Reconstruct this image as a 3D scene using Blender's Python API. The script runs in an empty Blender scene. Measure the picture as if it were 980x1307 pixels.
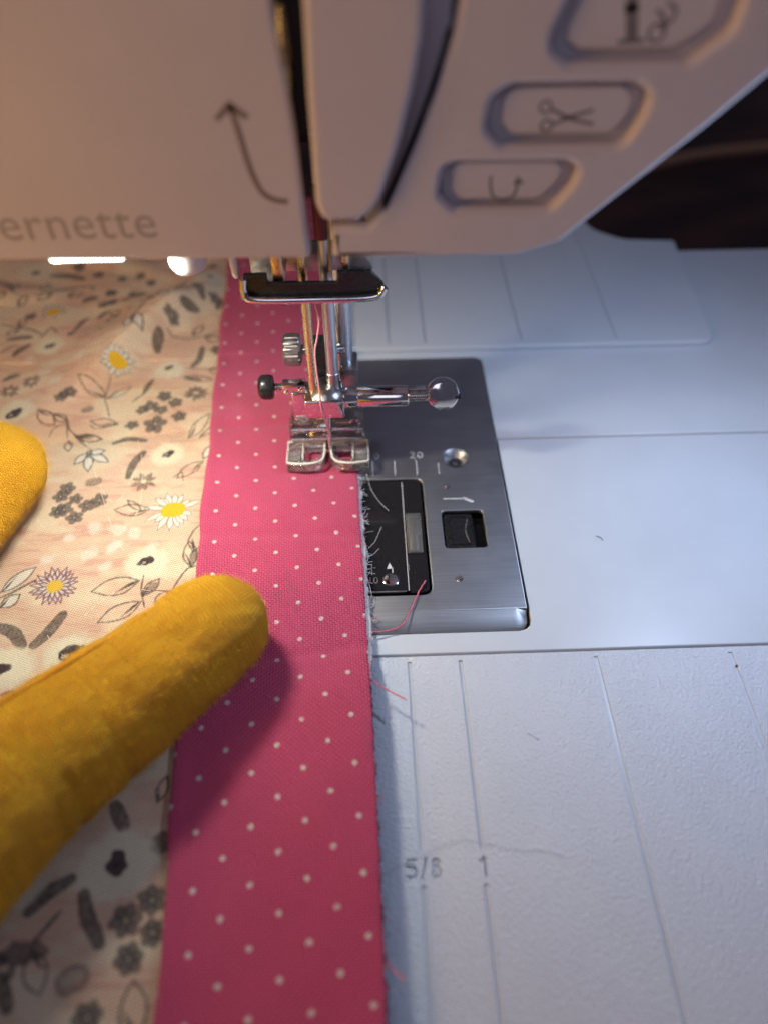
import bpy, bmesh, math, random
import numpy as np
from mathutils import Vector, Matrix, Euler
random.seed(7); np.random.seed(7)
S = 0.001                                   # everything below is written in millimetres
scene = bpy.context.scene
COL = scene.collection

# ------------------------------------------------------------------ camera
FPX = 991.04
CAM = np.array([8.954, -127.10, 127.05])
ROT = (0.71997649, 0.00319638, -0.03464119)
cam_d = bpy.data.cameras.new('camera'); cam = bpy.data.objects.new('camera', cam_d); COL.objects.link(cam)
cam.location = [c*S for c in CAM]; cam.rotation_euler = ROT
cam_d.sensor_fit = 'HORIZONTAL'; cam_d.sensor_width = 36; cam_d.lens = 36*FPX/980
cam_d.clip_start = 0.005; cam_d.clip_end = 20
cam_d.dof.use_dof = True; cam_d.dof.focus_distance = 0.152; cam_d.dof.aperture_fstop = 10.5
scene.camera = cam
_R = np.array(Euler(ROT, 'XYZ').to_matrix())

def at(u, v, z=0.0):
    """point of the photograph -> place on the level plane z (mm)"""
    d = _R @ np.array([(u-490)/FPX, -(v-653.5)/FPX, -1.0])
    return CAM + d*(z-CAM[2])/d[2]
def aty(u, v, y):
    d = _R @ np.array([(u-490)/FPX, -(v-653.5)/FPX, -1.0])
    return CAM + d*(y-CAM[1])/d[1]

# ------------------------------------------------------------------ world, lamps, fill lights, exposure
w = bpy.data.worlds.new('World'); scene.world = w; w.use_nodes = True
bg = w.node_tree.nodes['Background']
bg.inputs[0].default_value = (0.58, 0.55, 0.84, 1); bg.inputs[1].default_value = 0.10
scene.view_settings.view_transform = 'Standard'; scene.view_settings.look = 'None'
scene.view_settings.exposure = 0.08; scene.view_settings.gamma = 1.0
scene.cycles.max_bounces = 10; scene.cycles.transmission_bounces = 10; scene.cycles.glossy_bounces = 5
scene.cycles.transparent_max_bounces = 40
scene.cycles.caustics_reflective = False; scene.cycles.caustics_refractive = False
scene.cycles.use_denoising = True; scene.cycles.denoiser = 'OPENIMAGEDENOISE'; scene.cycles.denoising_input_passes = 'RGB_ALBEDO_NORMAL'; scene.cycles.denoising_prefilter = 'NONE'

def area(name, loc, target, sx, sy, power, color, spread=180):
    l = bpy.data.lights.new(name, 'AREA'); l.shape = 'RECTANGLE'; l.size = sx*S; l.size_y = sy*S
    l.energy = power; l.color = color; l.spread = math.radians(spread)
    o = bpy.data.objects.new(name, l); COL.objects.link(o); o.location = [c*S for c in loc]
    d = Vector(target) - Vector(loc); o.rotation_euler = d.to_track_quat('-Z', 'Y').to_euler()
    return o
area('work_lamp_under_head', (-33, -14, 61.8), (-32, -28, 0), 13, 6, 0.070, (1.0, 0.98, 0.85))
area('work_lamp_under_arm', (92, -16, 88), (66, -36, 0), 9, 4, 0.068, (0.55, 0.71, 1.0))
area('room_fill', (-270, -150, 215), (-40, -50, 40), 90, 90, 0.24, (1.0, 0.48, 0.13))  # warm room light from the left, its source unseen
area('bounce_fill', (-175, -118, 92), (-60, -20, 60), 55, 55, 0.085, (1.0, 0.56, 0.10))  # unseen light added in place of warm bounce off glove and quilt
area('room_fill', (-190, -680, 520), (-20, -40, 20), 340, 340, 0.58, (0.80, 0.80, 1.0))  # unseen soft light added to fill the shade at the front

# ------------------------------------------------------------------ helpers
def link(name, me, mats, parent=None):
    o = bpy.data.objects.new(name, me); COL.objects.link(o)
    for m in (mats if isinstance(mats, (list, tuple)) else [mats]): me.materials.append(m)
    if parent is not None: o.parent = parent
    return o
def finish(name, bm, mat, parent=None, smooth=True, angle=38):
    bmesh.ops.recalc_face_normals(bm, faces=bm.faces)
    bmesh.ops.scale(bm, vec=(S, S, S), verts=bm.verts)
    me = bpy.data.meshes.new(name); bm.to_mesh(me); bm.free()
    if smooth:
        me.polygons.foreach_set('use_smooth', [True]*len(me.polygons))
        me.set_sharp_from_angle(angle=math.radians(angle))
    return link(name, me, mat, parent)
def empty(name, loc, label=None, cat=None, group=None):
    o = bpy.data.objects.new(name, None); COL.objects.link(o); o.location = [c*S for c in loc]
    o.empty_display_size = 0.005
    if label: tag(o, label, cat, group)
    return o
def tag(o, label=None, cat=None, group=None, kind=None):
    if label: o['label'] = label
    if cat: o['category'] = cat
    if group: o['group'] = group
    if kind: o['kind'] = kind
    return o
def bev(bm, r, seg=2, edges=None, ang=30):
    if edges is None:
        edges = [e for e in bm.edges if len(e.link_faces) == 2 and e.calc_face_angle(0) > math.radians(ang)]
    if r > 0: bmesh.ops.bevel(bm, geom=edges, offset=r, segments=seg, profile=0.5, affect='EDGES', clamp_overlap=True)
def box_bm(x0, x1, y0, y1, z0, z1, r=0.0, seg=2, bm=None):
    b = bmesh.new()
    bmesh.ops.create_cube(b, size=1)
    bmesh.ops.scale(b, vec=(x1-x0, y1-y0, z1-z0), verts=b.verts)
    bmesh.ops.translate(b, vec=((x0+x1)/2, (y0+y1)/2, (z0+z1)/2), verts=b.verts)
    bev(b, r, seg)
    return merge(bm, b)
def merge(bm, b):
    if bm is None: return b
    me = bpy.data.meshes.new('tmp'); b.to_mesh(me); b.free(); bm.from_mesh(me); bpy.data.meshes.remove(me)
    return bm
def frame_of(d):
    d = Vector(d).normalized()
    return d.to_track_quat('Z', 'Y').to_matrix()
def lathe_bm(profile, origin, axis, seg=32, bm=None, sx=1.0):
    """profile: list of (radius, distance along axis)"""
    b = bmesh.new(); M = frame_of(axis); o = Vector(origin); rings = []
    for r, t in profile:
        if r <= 1e-6:
            rings.append([b.verts.new(o + M @ Vector((0, 0, t)))])
        else:
            rings.append([b.verts.new(o + M @ Vector((sx*r*math.cos(2*math.pi*k/seg), r*math.sin(2*math.pi*k/seg), t))) for k in range(seg)])
    for a, c in zip(rings, rings[1:]):
        for k in range(seg):
            k2 = (k+1) % seg
            if len(a) == 1 and len(c) == 1: continue
            if len(a) == 1: b.faces.new((a[0], c[k], c[k2]))
            elif len(c) == 1: b.faces.new((a[k], a[k2], c[0]))
            else: b.faces.new((a[k], a[k2], c[k2], c[k]))
    if len(rings[0]) > 1: b.faces.new(list(reversed(rings[0])))
    if len(rings[-1]) > 1: b.faces.new(rings[-1])
    return merge(bm, b)
def cyl_bm(p0, p1, r, ch=0.0, seg=32, bm=None):
    d = Vector(p1)-Vector(p0); L = d.length
    pr = [(0, 0), (r-ch, 0), (r, ch), (r, L-ch), (r-ch, L), (0, L)] if ch > 0 else [(0, 0), (r, 0), (r, L), (0, L)]
    return lathe_bm(pr, p0, d, seg, bm)
def tube_bm(pts, rad, seg=8, bm=None, caps=True):
    b = bmesh.new(); P = [Vector(p) for p in pts]; n = len(P); rings = []
    prev = None
    for i, p in enumerate(P):
        t = (P[min(i+1, n-1)]-P[max(i-1, 0)]).normalized()
        if prev is None:
            a = t.orthogonal().normalized()
        else:
            a = (prev - t*prev.dot(t))
            a = a.normalized() if a.length > 1e-6 else t.orthogonal().normalized()
        prev = a; c = t.cross(a)
        r = rad(i/(n-1)) if callable(rad) else rad
        rings.append([b.verts.new(p + (a*math.cos(2*math.pi*k/seg)+c*math.sin(2*math.pi*k/seg))*r) for k in range(seg)])
    for a, c in zip(rings, rings[1:]):
        for k in range(seg): b.faces.new((a[k], a[(k+1) % seg], c[(k+1) % seg], c[k]))
    if caps: b.faces.new(list(reversed(rings[0]))); b.faces.new(rings[-1])
    return merge(bm, b)
def spline(pts, n=8):
    """Catmull-Rom through pts"""
    P = [np.array(p, float) for p in pts]; P = [2*P[0]-P[1]] + P + [2*P[-1]-P[-2]]; out = []
    for i in range(1, len(P)-2):
        for k in range(n):
            t = k/n; a, b, c, d = P[i-1], P[i], P[i+1], P[i+2]
            out.append(0.5*((2*b)+(c-a)*t+(2*a-5*b+4*c-d)*t*t+(3*b-a-3*c+d)*t**3))
    out.append(P[-2]); return out
def rpoly(pts, r, n=5):
    """round the corners of a polygon (r: one radius or one per corner)"""
    out = []; N = len(pts)
    for i in range(N):
        p = np.array(pts[i], float); a = np.array(pts[i-1], float); b = np.array(pts[(i+1) % N], float)
        rr = r[i] if isinstance(r, (list, tuple)) else r
        if rr <= 0: out.append(tuple(p)); continue
        u = a-p; v = b-p; lu, lv = np.linalg.norm(u), np.linalg.norm(v); u /= lu; v /= lv
        ang = math.acos(max(-1, min(1, float(u@v)))); d = min(rr/math.tan(ang/2), 0.48*lu, 0.48*lv)
        for k in range(n+1):
            t = k/n; q = (1-t)**2*(p+u*d)+2*t*(1-t)*p+t*t*(p+v*d); out.append(tuple(q))
    return out
def rrect(x0, x1, y0, y1, r, n=5): return rpoly([(x0, y0), (x1, y0), (x1, y1), (x0, y1)], r, n)
def circle(x, y, r, n=28): return [(x+r*math.cos(2*math.pi*k/n), y+r*math.sin(2*math.pi*k/n)) for k in range(n)]
FLAT = lambda x, y, z: (x, y, z)
def plate_mesh(loops, thick, b=0.0, xf=FLAT, res=2, flip=False):
    """filled outline(s) with holes, top face at z=0, bottom at -thick, rounded edges b"""
    cu = bpy.data.curves.new('tmp', 'CURVE'); cu.dimensions = '2D'; cu.fill_mode = 'BOTH'
    for lp in loops:
        s = cu.splines.new('POLY'); s.points.add(len(lp)-1); s.use_cyclic_u = True
        for k, q in enumerate(lp): s.points[k].co = (q[0], q[1], 0, 1)
    cu.bevel_depth = b; cu.bevel_resolution = res; cu.offset = -b; cu.extrude = max(thick/2-b, 1e-4)
    o = bpy.data.objects.new('tmp', cu); COL.objects.link(o)
    dg = bpy.context.evaluated_depsgraph_get(); dg.update()
    me = bpy.data.meshes.new_from_object(o.evaluated_get(dg))
    bpy.data.objects.remove(o); bpy.data.curves.remove(cu)
    bm = bmesh.new(); bm.from_mesh(me); bmesh.ops.remove_doubles(bm, verts=bm.verts, dist=1e-4)
    bmesh.ops.recalc_face_normals(bm, faces=bm.faces)
    zt = max(v.co.z for v in bm.verts)-2e-3; zb = min(v.co.z for v in bm.verts)+2e-3
    for f in bm.faces: f.smooth = not (all(v.co.z > zt for v in f.verts) or all(v.co.z < zb for v in f.verts))
    bm.to_mesh(me); bm.free()
    n = len(me.vertices); co = np.empty(n*3); me.vertices.foreach_get('co', co); co = co.reshape(-1, 3)
    co[:, 2] -= thick/2
    co = np.array([xf(*c) for c in co])*S
    me.vertices.foreach_set('co', co.ravel()); me.update()
    flags = np.empty(len(me.polygons), bool); me.polygons.foreach_get('use_smooth', flags)
    me.set_sharp_from_angle(angle=math.radians(40)); me.polygons.foreach_set('use_smooth', flags); me.update()
    return me
def plate(name, loops, thick, b, mat, parent=None, z=0.0, xf=None):
    me = plate_mesh(loops, thick, b, xf or (lambda x, y, zz: (x, y, zz+z))); me.name = name; me.materials.clear()
    return link(name, me, mat, parent)
def text_loops(body, size, x, y, align='CENTER', space=1.0, xs=1.0):
    cu = bpy.data.curves.new('tmp', 'FONT'); cu.body = body; cu.size = size; cu.align_x = align; cu.align_y = 'CENTER'; cu.space_character = space
    cu.resolution_u = 4
    o = bpy.data.objects.new('tmp', cu); COL.objects.link(o)
    dg = bpy.context.evaluated_depsgraph_get(); dg.update()
    c2 = o.to_curve(dg); loops = []
    for s in c2.splines:
        if s.type == 'BEZIER':
            P = s.bezier_points; n = len(P); lp = []
            for i in range(n):
                a, c = P[i], P[(i+1) % n]
                for k in range(4):
                    t = k/4; q = (1-t)**3*a.co+3*t*(1-t)**2*a.handle_right+3*t*t*(1-t)*c.handle_left+t**3*c.co
                    lp.append((x+q.x*xs, y+q.y))
        else: lp = [(x+p.co.x*xs, y+p.co.y) for p in s.points]
        cl = [lp[0]]
        for q in lp[1:]:
            if math.hypot(q[0]-cl[-1][0], q[1]-cl[-1][1]) > 1e-4: cl.append(q)
        loops.append(cl)
    o.to_curve_clear(); bpy.data.objects.remove(o); bpy.data.curves.remove(cu)
    return loops
def grow(loops, d):
    out = []
    for lp in loops:
        P = np.array(lp); A = 0.5*np.sum(P[:, 0]*np.roll(P[:, 1], -1)-np.roll(P[:, 0], -1)*P[:, 1])
        inside = sum(1 for o in loops if o is not lp and pin(lp[0], o)) % 2
        sg = (1 if A > 0 else -1)*(-1 if inside else 1); e = np.roll(P, -1, 0)-P; e /= np.linalg.norm(e, axis=1)[:, None]+1e-9
        n_ = np.stack([e[:, 1], -e[:, 0]], 1); n_ = n_+np.roll(n_, 1, 0); n_ /= np.linalg.norm(n_, axis=1)[:, None]+1e-9
        out.append([tuple(q) for q in P+n_*sg*d])
    return out
def pin(p, poly):
    r = False; n = len(poly)
    for i in range(n):
        a, b = poly[i], poly[i-1]
        if (a[1] > p[1]) != (b[1] > p[1]) and p[0] < (b[0]-a[0])*(p[1]-a[1])/(b[1]-a[1])+a[0]: r = not r
    return r
def stroke_loop(pts, wd):
    """outline of a polyline of width wd (2D)"""
    P = [np.array(p, float) for p in pts]; n = len(P); L = []; R = []
    for i in range(n):
        t = P[min(i+1, n-1)]-P[max(i-1, 0)]; t /= np.linalg.norm(t)+1e-9; nn = np.array([-t[1], t[0]])*wd/2
        L.append(tuple(P[i]+nn)); R.append(tuple(P[i]-nn))
    return L+R[::-1]

# ------------------------------------------------------------------ materials
def srgb(r, g, b):
    f = lambda c: (c/255/12.92 if c/255 <= 0.04045 else ((c/255+0.055)/1.055)**2.4)
    return (f(r), f(g), f(b), 1)
class N:
    def __init__(s, name):
        s.m = bpy.data.materials.new(name); s.m.use_nodes = True; s.t = s.m.node_tree; s.b = s.t.nodes['Principled BSDF']
    def n(s, typ, **kw):
        k = s.t.nodes.new(typ)
        for a, v in kw.items():
            if a.startswith('i_'): k.inputs[int(a[2:]) if a[2:].isdigit() else a[2:]].default_value = v
            else: setattr(k, a, v)
        return k
    def l(s, a, b): s.t.links.new(a, b)
    def set(s, **kw):
        for a, v in kw.items(): s.b.inputs[a.replace('_', ' ')].default_value = v
        return s
    def coord(s, out='Object', scale=(1, 1, 1), rotz=0.0, loc=(0, 0, 0)):
        c = s.n('ShaderNodeTexCoord'); mp = s.n('ShaderNodeMapping'); mp.inputs['Scale'].default_value = scale
        mp.inputs['Rotation'].default_value = (0, 0, rotz); mp.inputs['Location'].default_value = loc
        s.l(c.outputs[out], mp.inputs[0]); return mp.outputs[0]
    def noise(s, vec, scale, detail=3, rough=0.5):
        k = s.n('ShaderNodeTexNoise'); k.inputs['Scale'].default_value = scale; k.inputs['Detail'].default_value = detail
        k.inputs['Roughness'].default_value = rough; s.l(vec, k.inputs['Vector']); return k.outputs[0]
    def ramp(s, fac, stops):
        k = s.n('ShaderNodeValToRGB'); e = k.color_ramp.elements
        while len(e) < len(stops): e.new(0.5)
        for q, (p, c) in zip(e, stops): q.position = p; q.color = c if len(c) == 4 else (*c, 1)
        s.l(fac, k.inputs[0]); return k.outputs[0]
    def math(s, op, a, b=None, c=None):
        k = s.n('ShaderNodeMath', operation=op)
        for i, v in enumerate((a, b, c)):
            if v is None: continue
            if isinstance(v, (int, float)): k.inputs[i].default_value = v
            else: s.l(v, k.inputs[i])
        return k.outputs[0]
    def mix(s, fac, a, b, typ='MIX'):
        k = s.n('ShaderNodeMix', data_type='RGBA', blend_type=typ)
        for sock, v in ((k.inputs[0], fac), (k.inputs[6], a), (k.inputs[7], b)):
            if isinstance(v, (int, float, tuple)): sock.default_value = v
            else: s.l(v, sock)
        return k.outputs[2]
    def bump(s, h, dist, strength=1.0, normal=None):
        k = s.n('ShaderNodeBump'); k.inputs['Distance'].default_value = dist*S; k.inputs['Strength'].default_value = strength
        s.l(h, k.inputs['Height'])
        if normal is not None: s.l(normal, k.inputs['Normal'])
        s.l(k.outputs[0], s.b.inputs['Normal']); return k.outputs[0]

def mat_plain(name, col, rough=0.5, metal=0.0, var=0.06, scale=900, **kw):
    q = N(name); v = q.coord(); nz = q.noise(v, scale, 4)
    c0 = tuple(max(0, c*(1-var)) for c in col[:3])+(1,); c1 = tuple(min(1, c*(1+var)) for c in col[:3])+(1,)
    q.l(q.ramp(nz, [(0.3, c0), (0.7, c1)]), q.b.inputs['Base Color'])
    q.l(q.ramp(nz, [(0.3, (max(rough-0.05, 0),)*3), (0.7, (rough+0.05,)*3)]), q.b.inputs['Roughness'])
    q.set(Metallic=metal, **kw); return q.m

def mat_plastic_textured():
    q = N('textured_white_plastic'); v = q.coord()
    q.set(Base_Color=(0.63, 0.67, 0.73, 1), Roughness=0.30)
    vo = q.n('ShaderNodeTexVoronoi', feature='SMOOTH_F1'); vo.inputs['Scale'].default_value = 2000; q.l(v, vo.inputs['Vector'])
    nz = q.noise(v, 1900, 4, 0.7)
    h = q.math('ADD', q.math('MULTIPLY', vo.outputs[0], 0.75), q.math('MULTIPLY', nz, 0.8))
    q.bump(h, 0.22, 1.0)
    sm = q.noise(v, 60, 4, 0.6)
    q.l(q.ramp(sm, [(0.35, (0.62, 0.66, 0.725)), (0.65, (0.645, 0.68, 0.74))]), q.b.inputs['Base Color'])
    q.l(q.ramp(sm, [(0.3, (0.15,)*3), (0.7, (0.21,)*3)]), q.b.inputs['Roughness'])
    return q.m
def mat_plastic(name, c, rough, bumpd=0.022):
    q = N(name); v = q.coord(); sm = q.noise(v, 45, 4, 0.6)
    c0 = tuple(x*0.95 for x in c); q.l(q.ramp(sm, [(0.35, c0), (0.65, c)]), q.b.inputs['Base Color'])
    q.l(q.ramp(sm, [(0.3, (rough-0.04,)*3), (0.7, (rough+0.06,)*3)]), q.b.inputs['Roughness'])
    q.bump(q.noise(v, 2000, 3), bumpd, 0.6); return q.m
def mat_brushed():
    q = N('brushed_steel'); v = q.coord(scale=(60, 5200, 300)); st = q.noise(v, 1.0, 5, 0.7)
    v2 = q.coord(); cl = q.noise(v2, 120, 4, 0.6)
    q.l(q.ramp(st, [(0.25, (0.31, 0.31, 0.325)), (0.75, (0.47, 0.47, 0.49))]), q.b.inputs['Base Color'])
    rr = q.math('ADD', q.math('MULTIPLY', st, 0.12), q.math('MULTIPLY', cl, 0.16))
    q.l(q.math('ADD', rr, 0.33), q.b.inputs['Roughness']); q.set(Metallic=1.0)
    q.bump(st, 0.006, 0.6); return q.m
def mat_chrome(name='chrome', col=(0.78, 0.77, 0.75), rough=0.09):
    q = N(name); v = q.coord(); nz = q.noise(v, 700, 4, 0.65)
    q.l(q.ramp(nz, [(0.3, tuple(c*0.85 for c in col)), (0.7, col)]), q.b.inputs['Base Color'])
    q.l(q.ramp(nz, [(0.35, (max(rough-0.05, 0.03),)*3), (0.75, (rough+0.1,)*3)]), q.b.inputs['Roughness'])
    q.set(Metallic=1.0); q.bump(nz, 0.02, 0.25); return q.m
def mat_clear():
    q = N('clear_acrylic'); v = q.coord(); nz = q.noise(v, 420, 3)
    tr = q.n('ShaderNodeBsdfTransparent'); tr.inputs[0].default_value = (0.97, 0.965, 0.95, 1)
    gl = q.n('ShaderNodeBsdfGlossy'); gl.inputs[0].default_value = (1, 0.99, 0.96, 1); gl.inputs[1].default_value = 0.13
    di = q.n('ShaderNodeBsdfDiffuse'); di.inputs[0].default_value = (0.92, 0.90, 0.85, 1)
    fr = q.n('ShaderNodeFresnel'); fr.inputs[0].default_value = 1.6
    bp = q.n('ShaderNodeBump'); bp.inputs['Distance'].default_value = 0.15*S; bp.inputs['Strength'].default_value = 0.5; q.l(nz, bp.inputs['Height'])
    q.l(bp.outputs[0], gl.inputs['Normal']); q.l(bp.outputs[0], fr.inputs['Normal'])
    m0 = q.n('ShaderNodeMixShader'); m0.inputs[0].default_value = 0.09; q.l(tr.outputs[0], m0.inputs[1]); q.l(di.outputs[0], m0.inputs[2])
    m1 = q.n('ShaderNodeMixShader'); q.l(q.math('MINIMUM', q.math('MULTIPLY', fr.outputs[0], 1.3), 1.0), m1.inputs[0]); q.l(m0.outputs[0], m1.inputs[1]); q.l(gl.outputs[0], m1.inputs[2])
    q.l(m1.outputs[0], q.t.nodes['Material Output'].inputs[0]); return q.m
def mat_emit(name, col, st):
    q = N(name); q.set(Base_Color=(0.9, 0.9, 0.9, 1)); q.b.inputs['Emission Color'].default_value = col; q.b.inputs['Emission Strength'].default_value = st; return q.m
def weave(q, v, su, sv):
    """plain weave height field from a coordinate in mm-like units"""
    sx = q.n('ShaderNodeSeparateXYZ'); q.l(v, sx.inputs[0])
    u = q.math('MULTIPLY', sx.outputs[0], su); w_ = q.math('MULTIPLY', sx.outputs[1], sv)
    a = q.math('SINE', u); b = q.math('SINE', w_)
    au = q.math('ABSOLUTE', q.math('SINE', q.math('MULTIPLY', u, 0.5))); bw = q.math('ABSOLUTE', q.math('SINE', q.math('MULTIPLY', w_, 0.5)))
    chk = q.math('MULTIPLY', q.math('SINE', q.math('MULTIPLY', u, 0.5)), q.math('SINE', q.math('MULTIPLY', w_, 0.5)))
    over = q.math('GREATER_THAN', chk, 0.0)
    h1 = au; h2 = bw
    m_ = q.n('ShaderNodeMix', data_type='FLOAT'); q.l(over, m_.inputs[0]); q.l(h1, m_.inputs[2]); q.l(h2, m_.inputs[3])
    return m_.outputs[0]
def mat_dotted():
    q = N('pink_dotted_cotton')
    c = q.n('ShaderNodeUVMap', uv_map='lattice'); sx = q.n('ShaderNodeSeparateXYZ'); q.l(c.outputs[0], sx.inputs[0])
    u, v = sx.outputs[0], sx.outputs[1]
    s_ = q.math('ADD', q.math('ADD', u, v), 0.0); d_ = q.math('SUBTRACT', u, v)
    a = q.math('SUBTRACT', q.math('FRACT', q.math('ADD', q.math('MULTIPLY', s_, 0.5), 0.0)), 0.5)
    b = q.math('SUBTRACT', q.math('FRACT', q.math('ADD', q.math('MULTIPLY', d_, 0.5), 0.0)), 0.5)
    r2 = q.math('SQRT', q.math('ADD', q.math('MULTIPLY', a, a), q.math('MULTIPLY', b, b)))   # lattice of spacing sqrt2 in (u,v)
    ob = q.coord(); wob = q.noise(ob, 1500, 2)
    r3 = q.math('ADD', r2, q.math('MULTIPLY', q.math('SUBTRACT', wob, 0.5), 0.06))
    dot = q.ramp(r3, [(0.056, (1, 1, 1)), (0.092, (0, 0, 0))])
    wv = q.coord(scale=(1000, 1000, 1000), rotz=-0.05)
    dn = q.n('ShaderNodeTexNoise'); dn.inputs['Scale'].default_value = 0.5; dn.inputs['Detail'].default_value = 2; q.l(wv, dn.inputs['Vector'])
    vm = q.n('ShaderNodeVectorMath', operation='MULTIPLY_ADD'); q.l(dn.outputs[1], vm.inputs[0]); vm.inputs[1].default_value = (0.35, 0.35, 0); q.l(wv, vm.inputs[2])
    h = weave(q, vm.outputs[0], 2*math.pi/0.50, 2*math.pi/0.46)
    big = q.noise(ob, 90, 4, 0.6); fib = q.noise(ob, 3000, 2)
    base = q.mix(big, (0.63, 0.030, 0.118, 1), (0.76, 0.054, 0.175, 1))
    hh = q.math('ADD', q.math('MULTIPLY', h, 0.8), q.math('MULTIPLY', fib, 0.3))
    base = q.mix(q.math('MULTIPLY', q.math('SUBTRACT', 1.0, h), 0.8), base, (0.24, 0.010, 0.040, 1))
    base = q.mix(q.math('MULTIPLY', q.ramp(hh, [(0.62, (0, 0, 0)), (1.0, (1, 1, 1))]), 0.35), base, (0.80, 0.22, 0.36, 1))
    colr = q.mix(dot, base, (0.78, 0.63, 0.57, 1))
    q.l(colr, q.b.inputs['Base Color']); q.set(Roughness=0.85); q.b.inputs['Sheen Weight'].default_value = 0.15
    q.bump(hh, 0.28, 1.0); return q.m
def mat_floral():
    q = N('floral_printed_cotton'); at_ = q.n('ShaderNodeAttribute', attribute_name='print')
    ob = q.coord(scale=(1000, 1000, 1000), rotz=0.35)
    dn = q.n('ShaderNodeTexNoise'); dn.inputs['Scale'].default_value = 0.5; q.l(ob, dn.inputs['Vector'])
    vm = q.n('ShaderNodeVectorMath', operation='MULTIPLY_ADD'); q.l(dn.outputs[1], vm.inputs[0]); vm.inputs[1].default_value = (0.35, 0.35, 0); q.l(ob, vm.inputs[2])
    h = weave(q, vm.outputs[0], 2*math.pi/0.44, 2*math.pi/0.44)
    fib = q.noise(ob, 3.0, 2)
    hh = q.math('ADD', q.math('MULTIPLY', h, 0.7), q.math('MULTIPLY', fib, 0.35))
    dark = q.mix(1.0, at_.outputs[0], (0.55, 0.42, 0.36, 1), 'MULTIPLY')
    colr = q.mix(q.ramp(hh, [(0.35, (0, 0, 0)), (0.75, (1, 1, 1))]), dark, at_.outputs[0])
    q.l(colr, q.b.inputs['Base Color']); q.set(Roughness=0.88); q.b.inputs['Sheen Weight'].default_value = 0.1
    q.bump(hh, 0.15, 0.9); return q.m
def mat_knit():
    q = N('yellow_knit'); c = q.n('ShaderNodeUVMap', uv_map='knit'); sx = q.n('ShaderNodeSeparateXYZ'); q.l(c.outputs[0], sx.inputs[0])
    ob = q.coord(); wob = q.noise(ob, 260, 3); 
    u = q.math('ADD', sx.outputs[0], q.math('MULTIPLY', wob, 0.8)); v = q.math('ADD', sx.outputs[1], q.math('MULTIPLY', wob, 0.6))
    PW, PH = 0.95, 0.70
    fu = q.math('SUBTRACT', q.math('FRACT', q.math('DIVIDE', u, PW)), 0.5)
    au = q.math('ABSOLUTE', fu)
    vv = q.math('ADD', q.math('DIVIDE', v, PH), q.math('MULTIPLY', au, 1.2))
    st = q.math('ABSOLUTE', q.math('SINE', q.math('MULTIPLY', vv, math.pi)))
    wale = q.math('SINE', q.math('MULTIPLY', q.math('MULTIPLY', au, 2), math.pi))
    h = q.math('MULTIPLY', q.math('POWER', st, 0.6), q.math('ADD', q.math('MULTIPLY', q.math('POWER', q.math('MAXIMUM', wale, 0.0), 0.5), 0.75), 0.25))
    fib = q.noise(ob, 3200, 3); big = q.noise(ob, 120, 5, 0.65)
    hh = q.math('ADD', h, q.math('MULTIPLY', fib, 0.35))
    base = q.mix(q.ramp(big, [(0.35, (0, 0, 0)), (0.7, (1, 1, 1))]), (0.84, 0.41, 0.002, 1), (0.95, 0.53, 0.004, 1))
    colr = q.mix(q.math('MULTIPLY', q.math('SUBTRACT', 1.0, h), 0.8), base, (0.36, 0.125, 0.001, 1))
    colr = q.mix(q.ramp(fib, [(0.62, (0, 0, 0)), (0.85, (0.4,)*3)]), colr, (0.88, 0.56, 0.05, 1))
    q.l(colr, q.b.inputs['Base Color']); q.set(Roughness=0.9); q.b.inputs['Sheen Weight'].default_value = 0.08; q.b.inputs['Subsurface Weight'].default_value = 0.55; q.b.inputs['Subsurface Radius'].default_value = (1.0, 0.6, 0.15); q.b.inputs['Subsurface Scale'].default_value = 3.0*S; q.b.inputs['Sheen Tint'].default_value = (1, 0.72, 0.2, 1)
    n1 = q.bump(hh, 0.75, 1.0); return q.m
def mat_wood():
    q = N('dark_wood'); v = q.coord(scale=(3, 26, 3), rotz=0.12); nz = q.noise(v, 6, 6, 0.65); wv = q.n('ShaderNodeTexWave'); wv.inputs['Scale'].default_value = 1.2; wv.inputs['Distortion'].default_value = 6; q.l(v, wv.inputs['Vector'])
    f = q.math('ADD', q.math('MULTIPLY', nz, 0.6), q.math('MULTIPLY', wv.outputs[0], 0.4))
    q.l(q.ramp(f, [(0.3, (0.022, 0.008, 0.005)), (0.55, (0.055, 0.019, 0.010)), (0.8, (0.10, 0.036, 0.018))]), q.b.inputs['Base Color'])
    q.set(Roughness=0.7); q.bump(nz, 0.2, 0.3); return q.m

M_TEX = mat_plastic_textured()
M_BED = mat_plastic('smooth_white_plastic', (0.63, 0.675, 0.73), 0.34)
M_HEAD = mat_plastic('head_white_plastic', (0.65, 0.605, 0.645), 0.38)
M_BUTTON = mat_plastic('button_plastic', (0.64, 0.60, 0.64), 0.45)
M_PRINT = mat_plain('grey_print', (0.21, 0.19, 0.21), 0.6)
M_LETTER = mat_plain('pale_grey_lettering', (0.36, 0.33, 0.34), 0.5)
M_DARK = mat_plain('black_inner_plastic', (0.012, 0.012, 0.013), 0.35)
M_BLACK = mat_plain('black_plastic', (0.014, 0.014, 0.016), 0.28)
M_SMOKE = mat_plain('smoked_cover', (0.014, 0.014, 0.016), 0.08)
M_STEEL = mat_brushed()
M_HOLE = mat_chrome('turned_steel', (0.42, 0.42, 0.42), 0.42)
M_WINDOW = mat_plain('cover_window', (0.07, 0.07, 0.08), 0.2)
M_ARROW = mat_plain('brown_grey_print', (0.24, 0.195, 0.185), 0.5)
M_CHROME = mat_chrome()
M_BAR = mat_chrome('needle_bar_steel', (0.66, 0.68, 0.74), 0.34)
M_GOLDLIT = mat_chrome('gold_lit_steel', (0.80, 0.68, 0.40), 0.28)  # steel with the gold cast of warm light put into its colour
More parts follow.
